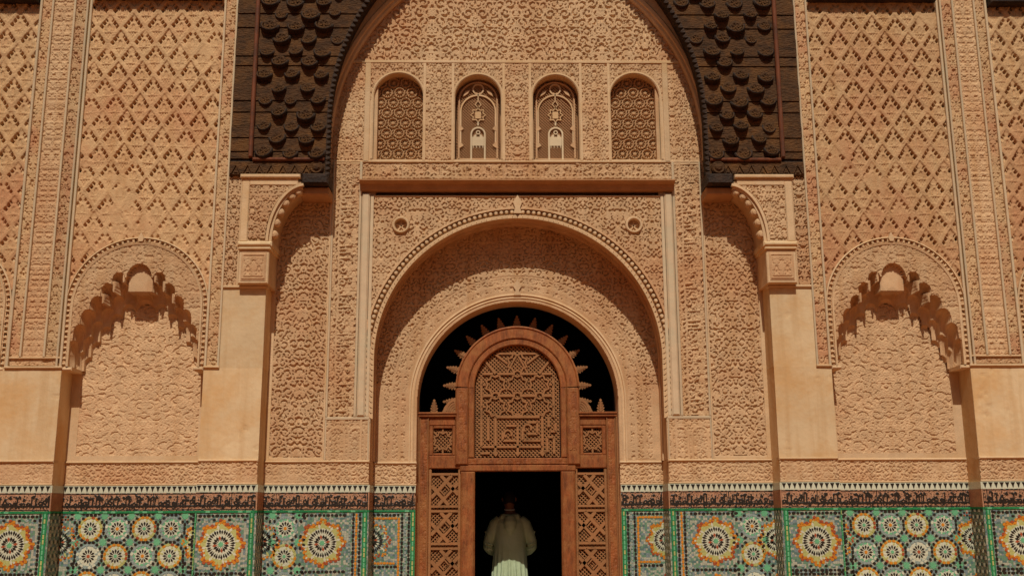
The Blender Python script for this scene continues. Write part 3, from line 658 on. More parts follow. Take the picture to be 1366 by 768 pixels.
def keep_t(x, z): ax = np.abs(x); return in_portal(ax, z, 1.745) & ~np.where(z > DO['cz'], np.hypot(ax, z-DO['cz']) < DO['R'], ax < DO['R'])
grid('portal_tympanum', -1.745, 1.745, 2.165, 5.11, tymp, PC+.010, 'stucco', facade, keep_t)
path = [(1.225, 2.165)]+arc(0, DO['cz'], 1.225, 0, PI, 64)+[(-1.225, 2.165)]
m = MB(); m.sweep(path, [(.10, PC+.01), (.095, PC-.015), (.075, PC-.022), (.07, PC-.004), (.055, PC-.006), (.04, PC-.016), (.0, PC+.03), (-.004, 1.1)]); m.build('doorway_arch_ring', 'stucco_pale', facade)
mb = MB(); mb.prism([(-.045, 4.20), (.045, 4.20), (.02, 4.26), (.05, 4.31), (0, 4.40), (-.05, 4.31), (-.02, 4.26)], PC-.03, PC+.02); mb.build('apex_knot', 'stucco_pale', facade)

# ---- windows
for wi, (c, hw) in enumerate(WIN):
    m = MB(); out = [(hw, WZ0)]+arc(0, WZC, hw, 0, PI, 28)+[(-hw, WZ0)]
    m.sweep(out, [(.035, PB+.02), (.033, PB-.01), (.012, PB-.014), (0, PB-.004), (0, PB+.26)]); m.box(-hw, hw, PB+.0, PB+.26, WZ0-.03, WZ0-.004)
    win = m.build('window', 'stucco_pale', facade, (c, 0, 0))
    LY = PB+.13
    m = MB(); m.box(-hw, hw, LY+.085, LY+.12, WZ0, WZC+hw); m.build('window_backing', 'lattice_shade_plaster', win)  # added sheet, its brown colour painting shade into the lattice holes
    hi = hw-.012
    inside = lambda x, z, g=0.0: ((z <= WZC) & (abs(x) < hi-g)) or (z > WZC and math.hypot(x, z-WZC) < hi-g)
    if abs(c) > 1:
        def ros(x, z):
            px = .155; i = np.floor(x/px+.5*0+.5); j = np.floor(z/(px*.5)+.5); odd = (i+j) % 2
            H = np.zeros_like(x)
            best = np.full_like(x, 9.0); th = np.zeros_like(x)
            for di in (-1, 0, 1):
                for dj in (-1, 0, 1):
                    jj = np.floor(z/.135+.5)+dj; ii = np.floor((x-.078*(jj % 2))/.155+.5)+di; cx = ii*.155+.078*(jj % 2); cz = jj*.135; d = np.hypot(x-cx, z-cz)
                    u = d < best; best = np.where(u, d, best); th = np.where(u, np.arctan2(z-cz, x-cx), th)
            H = np.where(best < .02, .012, 0); pet = (np.cos(th*10) > -.2); H = np.where((best > .026) & (best < .05) & ~pet, -.055, H)
            H = np.where((best > .055) & (best < .068), .018, H); pet2 = np.cos(th*12+1) > .1; H = np.where((best > .073) & ~pet2, -.055, H)
            return H
        def kp(x, z): return np.where(z > WZC, np.hypot(x, z-WZC) < hi+.01, np.abs(x) < hi+.01)
        grid('rosette_screen', -hw, hw, WZ0, WZC+hw, ros, LY, 'lattice_screen', win, kp, .0065)
    else:
        m = MB(); pit = .027
        for k in range(-40, 60):
            for sg in (-1, 1):
                run = []
                for t in np.linspace(0, 1, 90):
                    z = WZ0+t*(WZC+hw-WZ0); x = sg*((z-WZ0)*1.0-k*pit*1.41)+ (0 if sg > 0 else 0)
                    if inside(x, z): run.append((x, z))
                if len(run) > 1: m.seg(*run[0], *run[-1], .0095, LY+.012+.004*sg, LY+.028+.004*sg)
        o = m.build('mesh_screen', 'lattice_shade_plaster', win); o['kind'] = 'stuff'
        y0, y1 = LY-.012, LY+.02
        m = MB(); e = hi-.035
        m.ribbon([(e, WZ0+.03)]+arc(0, WZC, e, 0, PI, 26)+[(-e, WZ0+.03)], .016, y0, y1, mi=0); m.build('border_band', 'stucco', win)
        m = MB()
        for zb in (WZ0+.018, WZ0+.045): m.box(-hi+.01, hi-.01, y0, y1, zb-.006, zb+.006)
        for k in range(13): m.box(-.24+k*.04-.006, -.24+k*.04+.006, y0+.002, y1, WZ0+.02, WZ0+.045)
        m.build('sill_fret', 'stucco', win)
        m = MB(); m.ribbon(arc(0, 6.80, .066, 0, 2*PI, 26)[:-1], .017, y0, y1, True); m.build('ring', 'stucco_pale', win)
        m = MB(); m.ribbon([(e-.02, 6.05)]+arc(0, 6.50, e-.02, 0, PI, 24)+[(-e+.02, 6.05)], .018, y0, y1); m.build('inner_arch', 'stucco_pale', win)
        m = MB(); m.ribbon([(0, 6.645), (.036, 6.595), (0, 6.545), (-.036, 6.595)], .014, y0, y1, True); m.seg(0, 6.645, 0, 6.735, .014, y0, y1); m.seg(0, 6.53, 0, 6.56, .014, y0, y1); m.build('pendant_chain', 'stucco_pale', win)
        st = [((.095 if k % 2 == 0 else .066)*math.sin(k*PI/8), 6.455+(.095 if k % 2 == 0 else .066)*math.cos(k*PI/8)) for k in range(16)]
        m = MB(); m.ribbon(st, .015, y0, y1, True); m.box(-.036, .036, y0+.004, y1, 6.41, 6.50); m.build('eight_point_star', 'stucco_pale', win)
        m = MB(); m.seg(0, 6.315, 0, 6.36, .02, y0, y1)
        m.ribbon([(.085, WZ0+.03), (.085, 6.20)]+arc(0, 6.20, .085, 0, PI, 16)+[(-.085, 6.20), (-.085, WZ0+.03)], .02, y0-.004, y1)
        m.box(-.073, .073, y0+.004, y1, 6.05, 6.165); m.prism([(-.06, 6.165), (-.02, 6.165), (-.02, 6.2), (-.045, 6.19)], y0+.004, y1); m.prism([(.06, 6.165), (.02, 6.165), (.02, 6.2), (.045, 6.19)], y0+.004, y1); m.ribbon(arc(0, 6.225, .022, 0, 2*PI, 12)[:-1], .012, y0+.004, y1, True)
        for k in range(4): m.box(-.06+k*.04-.006, -.06+k*.04+.006, y0+.004, y1, 6.02, 6.05)
        m.build('hanging_lamp', 'lamp_plaster', win)
        for sg in (-1, 1):
            for zz in (6.05, 6.27): 
                m = MB(); m.prism([(sg*(e-.005), zz-.035), (sg*(e-.06), zz), (sg*(e-.045), zz+.02), (sg*(e-.005), zz+.055)], y0-.004, y1-.003); m.build('side_leaf', 'stucco', win)
            m = MB(); m.prism([(sg*.10, 6.79), (sg*.16, 6.77), (sg*.19, 6.70), (sg*.13, 6.74)], y0-.004, y1-.003); m.build('side_leaf', 'stucco', win)

# ---- brackets carrying the cedar arch
for s in (-1, 1):
    BY = PA-.115
    cz, cx, a_, b_ = 4.66, 2.50, .385, .66
    curve = [(s*(cx+a_*math.cos(t)), cz+b_*math.sin(t)) for t in np.linspace(0, PI/2*.92, 18)]
    m = MB(); out = [(s*3.255, 4.66)]+[(s*(cx+a_), 4.66)]+curve[1:]+[(s*2.57, 5.40), (s*3.255, 5.40)]
    m.prism(out, BY, PB+.02, back=False)
    br = m.build('bracket', 'stucco_pale', facade)
    def kb(x, z): ax = np.abs(x); return (((ax-cx)/(a_+.075))**2+((z-cz)/(b_+.06))**2 > 1)
    grid('carved_panel', s*2.66, s*3.16, 4.70, 5.34, relief(T_FINE[0], .026, .02, .05), BY-.002, 'stucco', br, kb, .0075)
    m = MB(); m.ribbon([(s*(cx+(a_+.05)*math.cos(t)), cz+(b_+.035)*math.sin(t)) for t in np.linspace(0, PI/2*.95, 18)], .03, BY-.03, BY+.02); m.build('bracket_moulding', 'stucco_pale', br)
    for k in range(6):
        t = PI/2*(.10+.145*k); o = MB(); x_, z_ = s*(cx+(a_-.012)*math.cos(t)), cz+(b_-.014)*math.sin(t); o.lathe_y(x_, z_, [(.0, BY+.005), (.030, BY+.012), (.048, BY+.03), (.050, BY+.09), (.03, BY+.12)], 12); o.build('lobe', 'stucco', br)
    m = MB(); m.box(s*3.165, s*3.255, BY-.02, BY+.01, 4.66, 5.40, .01); m.box(s*2.60, s*3.165, BY-.02, BY+.01, 5.345, 5.40, .008); m.build('bracket_frame', 'stucco_pale', br)
    m = MB(); m.box(s*2.57, s*3.275, BY-.05, PA+.07, 5.43, 5.475, .01); m.box(s*2.60, s*3.265, BY-.015, PA+.07, 5.40, 5.43, .006); m.build('bracket_cap', 'stucco_pale', br)
    m = MB(); m.box(s*2.87, s*3.275, BY-.045, PB+.02, 4.60, 4.66, .02); m.box(s*2.885, s*3.265, BY-.025, PB+.02, 4.565, 4.60, .01); m.build('impost', 'plaster', br)
    m = MB(); m.box(s*2.905, s*3.255, BY+.005, PB+.02, 4.165, 4.565, .01); ped = m.build('pedestal', 'stucco_pale', br)
    def pf(x, z):
        d = np.maximum(np.abs(np.abs(x)-3.08)/.135, np.abs(z-4.365)/.15); H = np.where((d > .88) & (d < 1), .012, 0)
        return np.where(d < .8, .012*carve(samp(T_STRIP[0], np.abs(x)-3.08, z))*1.0, H)
    grid('carved_panel', s*2.935, s*3.225, 4.20, 4.54, pf, BY-.001, 'stucco', br, None, .0075)
    m = MB(); m.box(s*2.255, s*2.60, PA-.02, PB+.0, 5.265, 5.36, .015); m.build('corbel_beam', 'lattice_shade_plaster', br)  # brown colour paints in the shade under the cedar corner block

# ------------------------------------------------------------------ dark cedar arch
cedar = empty('cedar_arch', (0, 0, 5.36))
tag(cedar, 'dark carved cedar arch with rows of cup-shaped bosses and red battens on stucco brackets', 'wooden arch')
def cb(m, name, mt, par=cedar, loc=(0, 0, 0)):
    o = m.build(name, mt, par)
    o.location = (loc[0], loc[1], loc[2]) if par is not cedar else (loc[0], loc[1], loc[2]-5.36)
    return o
courses = [5.71, 5.80, 5.97, 6.12, 6.30, 6.44, 6.66, 6.90, 7.02, 7.26, 7.40, 7.58, 7.72, 7.95, 8.1, 8.3, WTOP]
for s in (-1, 1):
    for k, (z0, z1) in enumerate(zip(courses[:-1], courses[1:])):
        zz = np.linspace(z0+.006, z1-.006, 5); inner = [(s*float(half_at(CED, z)), float(z)) for z in zz]; m = MB()
        m.prism([(s*3.44, z0+.006)]+inner+[(s*3.44, z1-.006)], PA-.02-.012*(k % 3), PA+.14, back=True); cb(m, 'plank', 'cedar')
    m = MB(); m.box(s*2.30, s*3.435, PA+.02, PA+.12, 5.5, WTOP); mm = m  # dark board behind the courses, kept inside the arch line
    mm = MB(); zz = np.linspace(5.52, WTOP-.02, 24); mm.prism([(s*3.435, 5.52)]+[(s*(float(half_at(CED, z))+.02), float(z)) for z in zz]+[(s*3.435, WTOP-.02)], PA+.0, PA+.15, back=True); cb(mm, 'backing_board', 'cedar_boss')
    # frame battens and base band
    m = MB(); m.box(s*3.165, s*3.215, PA-.085, PA-.02, 5.715, WTOP, .012); cb(m, 'batten', 'cedar_red')
    m = MB(); m.box(s*2.31, s*3.165, PA-.08, PA-.02, 5.672, 5.712, .012); cb(m, 'batten', 'cedar_red')
    m = MB(); m.box(s*2.30, s*3.44, PA-.045, PA+.13, 5.50, 5.67, .01); band = cb(m, 'carved_band', 'cedar')
    for k in range(7):
        x = 2.52+k*.14; q = MB(); q.ribbon([(s*(x-.06), 5.52), (s*x, 5.63), (s*(x+.06), 5.52)], .02, PA-.062, PA-.04); q.prism([(s*(x-.02), 5.53), (s*(x+.02), 5.53), (s*x, 5.575)], PA-.058, PA-.04)
        o = q.build('chevron', 'cedar', band)
    m = MB(); m.box(s*2.245, s*2.56, PA-.13, PA+.2, 5.365, 5.498, .02); cb(m, 'corner_block', 'cedar_boss')
    m = MB(); m.lathe_y(s*2.40, 5.585, [(0, PA-.11), (.03, PA-.105), (.05, PA-.085), (.07, PA-.09), (.085, PA-.07), (.09, PA-.02)], 16); cb(m, 'rosette', 'cedar')
    # soffit lining and saw-tooth fringe
    zz = np.linspace(5.40, WTOP, 50); pth = [(s*float(half_at(CED, z)), float(z)) for z in zz]
    m = MB(); sgn = 1 if s > 0 else -1; m.sweep(pth, [(sgn*.0, PA-.03), (sgn*.0, PA+.25)] if s < 0 else [(0, PA-.03), (0, PA+.25)]); cb(m, 'soffit_lining', 'cedar_boss')
    tm = MB(); tm.prism([(-.03, -.01), (.03, -.01), (.012, .036), (0, .05), (-.012, .036)], -.035, .03, back=True); tme = tm.mesh('fringe_tooth', 'cedar_boss')
    for k in range(46):
        z = 5.52+k*.066; x = float(half_at(CED, z)); dxx = float(half_at(CED, z+.01))-x; ang = math.atan2(.01, dxx)
        o = link(tme, 'fringe_tooth', cedar, (s*x, PA-.012, z-5.36)); o.rotation_euler = (0, (-(ang)) if s > 0 else (ang-PI)+PI, 0)
        o.rotation_euler = (0, -PI/2+ (PI/2-ang) if s > 0 else PI/2-(PI/2-ang), 0)
# cup bosses in staggered rows
def boss_mesh(r, dp, seed):
    """crescent cup: a smile-shaped ledge curving under a low carved disc, deepest at the bottom and dying into the boards at its tips"""
    rr = random.Random(seed); m = MB(); n = 20; k = 6
    for i in range(n+1):
        t = PI*(.93+1.14*i/n); w = max(0.0, math.sin(PI*i/n))**.75; c, sn = math.cos(t), math.sin(t)
        for f, y in ((.70+.04*(1-w), .008), (.74, -dp*.80*w), (.80, -dp*w), (.88, -dp*.97*w), (1.0, -dp*.5*w), (1.04, .008)): m.v.append((r*f*c, y, r*f*sn))
    for i in range(n):
        for j in range(k-1): m.f.append((i*k+j, (i+1)*k+j, (i+1)*k+j+1, i*k+j+1)[::-1]); m.m.append(1 if j >= 2 else 0)  # lip and underside take the darker cedar, shade put into the colour
    m.lathe_y(0, 0, [(0, -.012), (r*.16, -.012), (r*.22, -.004), (r*.36, -.004), (r*.42, -.012), (r*.60, -.010), (r*.68, -.004), (r*.70, .006)], 16)
    for q in range(5):
        a = 2*PI*q/5+rr.uniform(-.2, .2); m.prism([(r*.1*math.cos(a), r*.1*math.sin(a)), (r*.3*math.cos(a-.4), r*.3*math.sin(a-.4)), (r*.52*math.cos(a), r*.52*math.sin(a)), (r*.3*math.cos(a+.4), r*.3*math.sin(a+.4))], -.017, -.004)
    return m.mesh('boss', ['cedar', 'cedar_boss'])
BM = [boss_mesh(.110, .092, 1), boss_mesh(.102, .075, 2), boss_mesh(.088, .04, 3)]
for s in (-1, 1):
    for j in range(17):
        z = 5.80+j*.163
        for i in range(5):
            x = 3.06-i*.335-(.1675 if j % 2 else 0)
            if x < float(half_at(CED, z))+.10: continue
            rr = random.random()
            if rr > .95: continue
            o = link(BM[0 if rr < .55 else 1 if rr < .8 else 2], 'boss', cedar, (s*(x+random.uniform(-.025, .025)), PA-.036, z-5.36+random.uniform(-.022, .022))); o.rotation_euler = (0, random.uniform(-.22, .22), 0); q = random.uniform(.82, 1.1); o.scale = (q, random.uniform(.7, 1.1), q)
# cedar eave above the sebka panels (its lower edge shows at the top of the picture)
for s in (-1, 1):
    for a, b, zb in ((3.63, 5.225, 7.775), (5.89, 7.45, 7.72)):
        ev = MB(); ev.box(s*a, s*b, PA-.12, PA+.06, zb, zb+.6, .02); o = ev.build('cedar_eave', 'cedar_boss'); o.location = (0, 0, 0)
        if a < 5: tag(o, 'dark cedar eave board above the lozenge-carved panel beside the cedar arch', 'eave', 'eave boards beside the cedar arch')
        else: tag(o, 'dark cedar eave board above the lozenge-carved panel beyond the knotted pier strip', 'eave', 'eave boards beyond the outer piers')

# ------------------------------------------------------------------ tile dado
FLD, BLK, WHT, GRN, MNT, ORG, RED, BLU, LIM = range(9)
TM = ['tile_field', 'glaze_black', 'glaze_white', 'glaze_green', 'glaze_mint', 'glaze_orange', 'glaze_red', 'glaze_blue', 'glaze_lime', 'tile_ground']
def kite(m, a, r0, r1, w, y, mi, fr=.55):
    ca, sa = math.cos(a), math.sin(a); rm = r0+(r1-r0)*fr
    P = [(r0*ca, r0*sa), (rm*ca+w*sa, rm*sa-w*ca), (r1*ca, r1*sa), (rm*ca-w*sa, rm*sa+w*ca)]; m.prism(P, y, .003, mi)
def dot(m, x, z, w, h, y, mi, a=0.0):
    P = []
    for k in range(6):
        t = PI/3*k+PI/6; px, pz = w*math.cos(t), h*math.sin(t); P.append((x+px*math.cos(a)-pz*math.sin(a), z+px*math.sin(a)+pz*math.cos(a)))
    m.prism(P, y, .003, mi)
def clipx(m, lo, hi):
    """keep the faces whose centre lies between lo and hi in x"""
    keep = [(f, i) for f, i in zip(m.f, m.m) if lo <= sum(m.v[k][0] for k in f)/len(f) <= hi]; m.f = [k[0] for k in keep]; m.m = [k[1] for k in keep]
def big_star(R, seed, clip=None, ground=LIM):
    r = random.Random(seed); m = MB(); n = 16
    for f, y, mi_ in ((1.0, -.0005, RED), (.955, -.0008, ORG), (.83, -.0011, LIM)): m.prism([(R*f*(1 if k % 2 == 0 else .80)*math.cos(k*PI/8), R*f*(1 if k % 2 == 0 else .80)*math.sin(k*PI/8)) for k in range(16)], y, .003, mi_)
    m.prism([(R*.80*(1 if k % 2 == 0 else .84)*math.cos(k*PI/8), R*.80*(1 if k % 2 == 0 else .84)*math.sin(k*PI/8)) for k in range(16)], -.0015, .003, LIM); m.prism([(R*.60*math.cos(k*PI/8), R*.60*math.sin(k*PI/8)) for k in range(16)], -.0022, .003, WHT)
    for k in range(n):
        a = 2*PI*k/n+PI/n
        kite(m, a, .56*R, .80*R, .055*R, -.003, LIM if k % 2 else WHT, .5)
        kite(m, a, .13*R, .34*R, .052*R, -.005, BLK if k % 4 else RED, .6); kite(m, a+PI/n, .26*R, .44*R, .045*R, -.004, WHT, .5)
        kite(m, a-.09, .38*R, .60*R, .046*R, -.005, BLK, .62); kite(m, a+.12, .38*R, .57*R, .040*R, -.005, BLK, .6)
    m.prism([((.13 if k % 2 == 0 else .08)*R*math.cos(k*PI/8), (.13 if k % 2 == 0 else .08)*R*math.sin(k*PI/8)) for k in range(16)], -.006, .003, MNT)
    V = [((1.0 if k % 2 == 0 else .80)*R*math.cos(k*PI/8), (1.0 if k % 2 == 0 else .80)*R*math.sin(k*PI/8)) for k in range(16)]
    for k in range(16):
        (xa, za), (xb, zb) = V[k], V[(k+1) % 16]; nn = 2
        for j in range(nn):
            t = (j+.35)/nn; a = math.atan2(zb-za, xb-xa); dot(m, xa+(xb-xa)*t, za+(zb-za)*t, .072*R, .062*R, -.005, r.choice([ORG, ORG, RED, RED, ORG]), a)
            t2 = (j+.85)/nn; dot(m, (xa+(xb-xa)*t2)*.88, (za+(zb-za)*t2)*.88, .05*R, .045*R, -.0045, r.choice([ORG, WHT, LIM, RED]), a)
    if clip: clipx(m, *clip)
    return m.mesh('tile_star', TM)
def small_ros(R, warm, seed):
    r = random.Random(seed); m = MB(); n = 12
    m.prism([(R*math.cos(k*PI/8), R*math.sin(k*PI/8)) for k in range(16)], -.0008, .003, LIM if warm else BLU)
    m.prism([(R*.78*math.cos(k*PI/8), R*.78*math.sin(k*PI/8)) for k in range(16)], -.0015, .003, WHT if warm else MNT if seed % 2 else WHT)
    m.prism([(R*.62*math.cos(k*PI/8), R*.62*math.sin(k*PI/8)) for k in range(16)], -.0025, .003, WHT)
    for k in range(n):
        a = 2*PI*k/n; kite(m, a, .18*R, .58*R, .088*R, -.005, BLK, .62)
        kite(m, a+PI/n, .5*R, .80*R, .08*R, -.004, (LIM if k % 3 else WHT) if warm else (WHT if k % 3 else BLU), .5)
    dot(m, 0, 0, .15*R, .15*R, -.006, r.choice([MNT, RED]) if warm else r.choice([RED, ORG]))
    for k in range(16):
        a = 2*PI*(k+.5)/16; dot(m, .90*R*math.cos(a), .90*R*math.sin(a), .155*R, .12*R, -.005, (r.choice([ORG, ORG, RED, ORG, LIM]) if warm else r.choice([BLU, WHT, BLU])), a+PI/2)
    return m.mesh('tile_rosette', TM)
BIG = [big_star(.275, k) for k in (1, 2)]; SM_W = [small_ros(.138, True, k) for k in (3, 4)]; SM_C = [small_ros(.138, False, k) for k in (5, 6)]
def inter_star(seed):
    m = MB(); R = .05; m.prism([((1 if k % 2 == 0 else .62)*R*math.cos(k*PI/8), (1 if k % 2 == 0 else .62)*R*math.sin(k*PI/8)) for k in range(16)], -.003, .003, MNT)
    for k in range(8):
        a = 2*PI*(k+.5)/8; dot(m, .072*math.cos(a), .072*math.sin(a), .021, .016, -.005, BLK, a)
    return m.mesh('tile_knot', TM)
KNOT = inter_star(1)
DZ0, DZ1 = 0.0, 1.575
GRP = 'tiled dados flanking the doorway'
for s in (-1, 1):
    dado = empty('tile_dado', (s*3.6, 0, 0)); tag(dado, 'tile mosaic dado of star rosettes under a brown carved inscription band, beside the doorway', 'tile dado', GRP)
    def dl(o, x, y, z): o.parent = dado; o.location = (x-s*3.6, y, z)
    for a, b, Y, t in SEG:
        if t == 'A' and a > 5: b = 5.935
        cx = s*(a+b)/2; hw = (b-a)/2; F = Y-.018
        m = MB(); m.box(-hw+.001, hw-.001, 0, .016, DZ0, DZ1, .0, FLD); pn = m.build('tile_panel', TM); dl(pn, cx, F, 0)
        def add(me, name, x, z, dy=0.0):
            o = link(me, name, pn, (x, dy, z)); return o
        # zig-zag band: white strip with dark triangles; inscription tile; green strips
        m = MB(); m.box(-hw+.001, hw-.001, -.002, .016, 1.802, 1.883, 0, WHT)
        n = max(2, int(round(2*hw/.061))); p_ = 2*hw/n
        for k in range(n):
            x = -hw+(k+.5)*p_; m.prism([(x-p_*.40, 1.876), (x+p_*.40, 1.876), (x+p_*.12, 1.84), (x+p_*.16, 1.84), (x, 1.812), (x-p_*.16, 1.84), (x-p_*.12, 1.84)][::-1], -.006, .0, BLK)
        o = m.build('triangle_frieze', TM, pn); o['kind'] = 'stuff'
        tscr = T_TSCR[0 if t in 'AB' else 1]; off = a*1.3
        def ink(x, z): return np.maximum(samp(tscr, x+off, z-1.617)+.30, samp(T_TFIL, x+off, z-1.61)-.42)
        def hf(x, z): return .005*(ink(x, z) > .05)
        def mi(x, z): return ((ink(x, z) > .05) | (np.abs(z-1.612) < .0055) | (np.abs(z-1.792) < .0055) | (np.abs(np.mod(x+off, .52)-.26) < .005)).astype(int)
        grid('inscription_tiles', -hw+.001, hw-.001, 1.603, 1.801, hf, -.002, None, pn, None, .0055, mi, ['tile_ground', 'glaze_black'])
        m = MB(); m.box(-hw+.001, hw-.001, -.008, .016, 1.574, 1.602, .003, GRN)
        for k in range(int(2*hw/.09)): x = -hw+.03+k*.09; m.box(x, x+.05, -.0105, -.006, 1.578, 1.598, 0, GRN if random.random() < .6 else MNT)
        m.build('green_strip', TM, pn)
        def vstrip(x, w=.055):
            m = MB(); m.box(x-w/2, x+w/2, -.006, .016, .3, 1.573, .002, GRN)
            for k in range(22): z = .35+k*.056; m.box(x-w*.16, x+w*.16, -.009, -.005, z, z+.046, 0, LIM if random.random() < .5 else MNT)
            m.build('green_strip', TM, pn)
        def dots_col(x, z0, z1, col=BLK, pitch=.047, w=.0175, name='tile_border'):
            m = MB(); k = 0; z = z1
            while z > z0: dot(m, x+random.uniform(-.002, .002), z, w if k % 2 else w*.9, w*1.45 if k % 2 else w, -.005, col); z -= pitch; k += 1
            m.build(name, TM, pn)['kind'] = 'stuff'
        def dots_row(z, x0, x1, col=BLK, pitch=.047, w=.0175):
            m = MB(); k = 0; x = x0
            while x < x1: dot(m, x, z+random.uniform(-.002, .002), w*1.45 if k % 2 else w, w if k % 2 else w*.9, -.005, col); x += pitch; k += 1
            m.build('tile_border', TM, pn)['kind'] = 'stuff'
        inn = -s                                                   # direction towards the door, along x
        if t == 'A':
            e = inn*(hw-.035) if a < 4 else inn*(hw-.035); vstrip(e)
            c0 = -inn*.03 if a < 4 else inn*(hw-.40)
            if a < 4:
                vstrip(-inn*(hw-.012), .02)
            for z in (1.235, .59): add(BIG[0 if z > 1 else 1], 'tile_star', c0, z)
            dots_col(c0+.315, .55, 1.55); dots_col(c0-.315, .55, 1.55)
            for z in (1.545, .925, .885): dots_row(z, c0-.29, c0+.3)
            m = MB()
            for z in (1.50, .97, .905):
                for k in range(7):
                    x = c0-.255+k*.085; 
                    if abs(x-c0) > .06: dot(m, x, z, .02, .014, -.004, BLU if k % 2 else BLK)
            m.build('tile_border', TM, pn)['kind'] = 'stuff'
        elif t == 'N':
            for j in range(4):
                for i in range(4):
                    z = 1.405-j*.302; x = (i-1.5)*.305; add((SM_W if (i+j) % 2 == 0 else SM_C)[random.randrange(2)], 'tile_rosette', x, z)
            for j in range(5):
                for i in range(5): add(KNOT, 'tile_knot', (i-2)*.305, 1.556-j*.302) if 0 < j else add(KNOT, 'tile_knot', (i-2)*.305, 1.545)
            for sg in (-1, 1):
                for z in (1.25, .64):
                    me = big_star(.225, 7, (-.225, .0) if sg > 0 else (.0, .225)); add(me, 'tile_star', sg*hw, z)
                dots_col(sg*(hw-.19), .6, 1.03); m = MB()
                for k in range(7): dot(m, sg*(hw-.03-.026*k*0)-sg*.03*(k % 3), 1.54-.0*k-.03*(k//3), .013, .011, -.004, RED if k % 2 else BLK)
                m.build('tile_border', TM, pn)['kind'] = 'stuff'
            m = MB()
            for j in range(4):
                for i in range(5):
                    z = 1.405-j*.302; x = (i-2)*.305
                    for k in (-1, 0, 1): dot(m, x, z+k*.045, .016, .021, -.005, BLK)
                    if i < 4:
                        for k in (-1, 0, 1): dot(m, x+.1525+k*.045, z+.151, .021, .016, -.005, BLK)
            m.build('tile_border', TM, pn)['kind'] = 'stuff'
        elif t == 'B':
            e = inn*(hw-.03); vstrip(e); dots_col(inn*(hw-.085), .6, 1.55); dots_col(inn*(hw-.125), .6, 1.55, ORG, .036, .015); dots_col(inn*(hw-.16), .6, 1.55, BLK); dots_col(inn*(hw-.20), .6, 1.55, BLU, .04, .013)
            cb_ = inn*(hw-.51)
            for z in (1.235, .60): add(BIG[1], 'tile_star', cb_, z)
            dots_row(1.545, cb_-.27, cb_+.28); dots_row(.92, cb_-.27, cb_+.28)
            xs_ = cb_-inn*.425
            add(SM_C[0], 'tile_rosette', xs_, 1.40); add(SM_W[0], 'tile_rosette', xs_, 1.09); add(SM_C[1], 'tile_rosette', xs_, .78)
            for z in (1.545, 1.245, .935): add(KNOT, 'tile_knot', xs_+.15, z); add(KNOT, 'tile_knot', xs_-.15, z)
            for z in (1.25, .65): add(big_star(.225, 9, (-.225, 0) if s > 0 else (0, .225)), 'tile_star', -inn*hw, z)
        else:
            vstrip(inn*(hw-.028)); dots_col(inn*(hw-.075), .6, 1.55); dots_col(inn*(hw-.115), .6, 1.55, BLU, .04, .014); dots_col(inn*(hw-.155), .6, 1.55)
            dots_col(inn*(hw-.195), .6, 1.50, ORG, .036, .016); dots_row(1.545, -hw+.03 if s < 0 else -hw+.19, hw-.19 if s < 0 else hw-.03); dots_row(1.505, -hw+.03 if s < 0 else -hw+.22, hw-.22 if s < 0 else hw-.03, ORG, .036, .016)
            dots_row(.99, -hw+.05 if s < 0 else -hw+.22, hw-.22 if s < 0 else hw-.05, ORG, .036, .016); dots_row(.95, -hw+.05 if s < 0 else -hw+.22, hw-.22 if s < 0 else hw-.05)
            for z in (1.245, .62): add(big_star(.235, 11, (0, .235) if s < 0 else (-.235, 0)), 'tile_star', -inn*hw, z)
# mosaic on the shaded returns between the planes
for s in (-1, 1):
    for a, y0, y1, nm in ((5.235, PA, PN, 0), (2.95, PA, PB, 1), (1.74, PB, PC, 2)):
        m = MB(); x0 = s*a; x1 = s*(a-.014)
        m.box(x0, x1, y0-.016, y1-.02, 0, 1.575, 0, FLD); m.box(x0, x1-s*.002, y0-.018, y1-.02, 1.575, 1.602, 0, GRN); m.box(x0, x1, y0-.017, y1-.02, 1.603, 1.80, 0, 9); m.box(x0, x1, y0-.016, y1-.02, 1.802, 1.883, 0, WHT)
        for k in range(int((y1-y0)/.055)):
            for z in np.arange(.5, 1.55, .075): m.box(x1-s*.002, x1, y0+.02+k*.055, y0+.05+k*.055, z, z+.035, 0, BLK if (k+int(z*40)) % 2 else WHT)
        o = m.build('tile_return', TM); par = [c for c in bpy.data.objects if c.name.startswith('tile_dado') and c.location.x*s > 0][0]; o.parent = par; o.location = (-par.location.x, 0, 0)

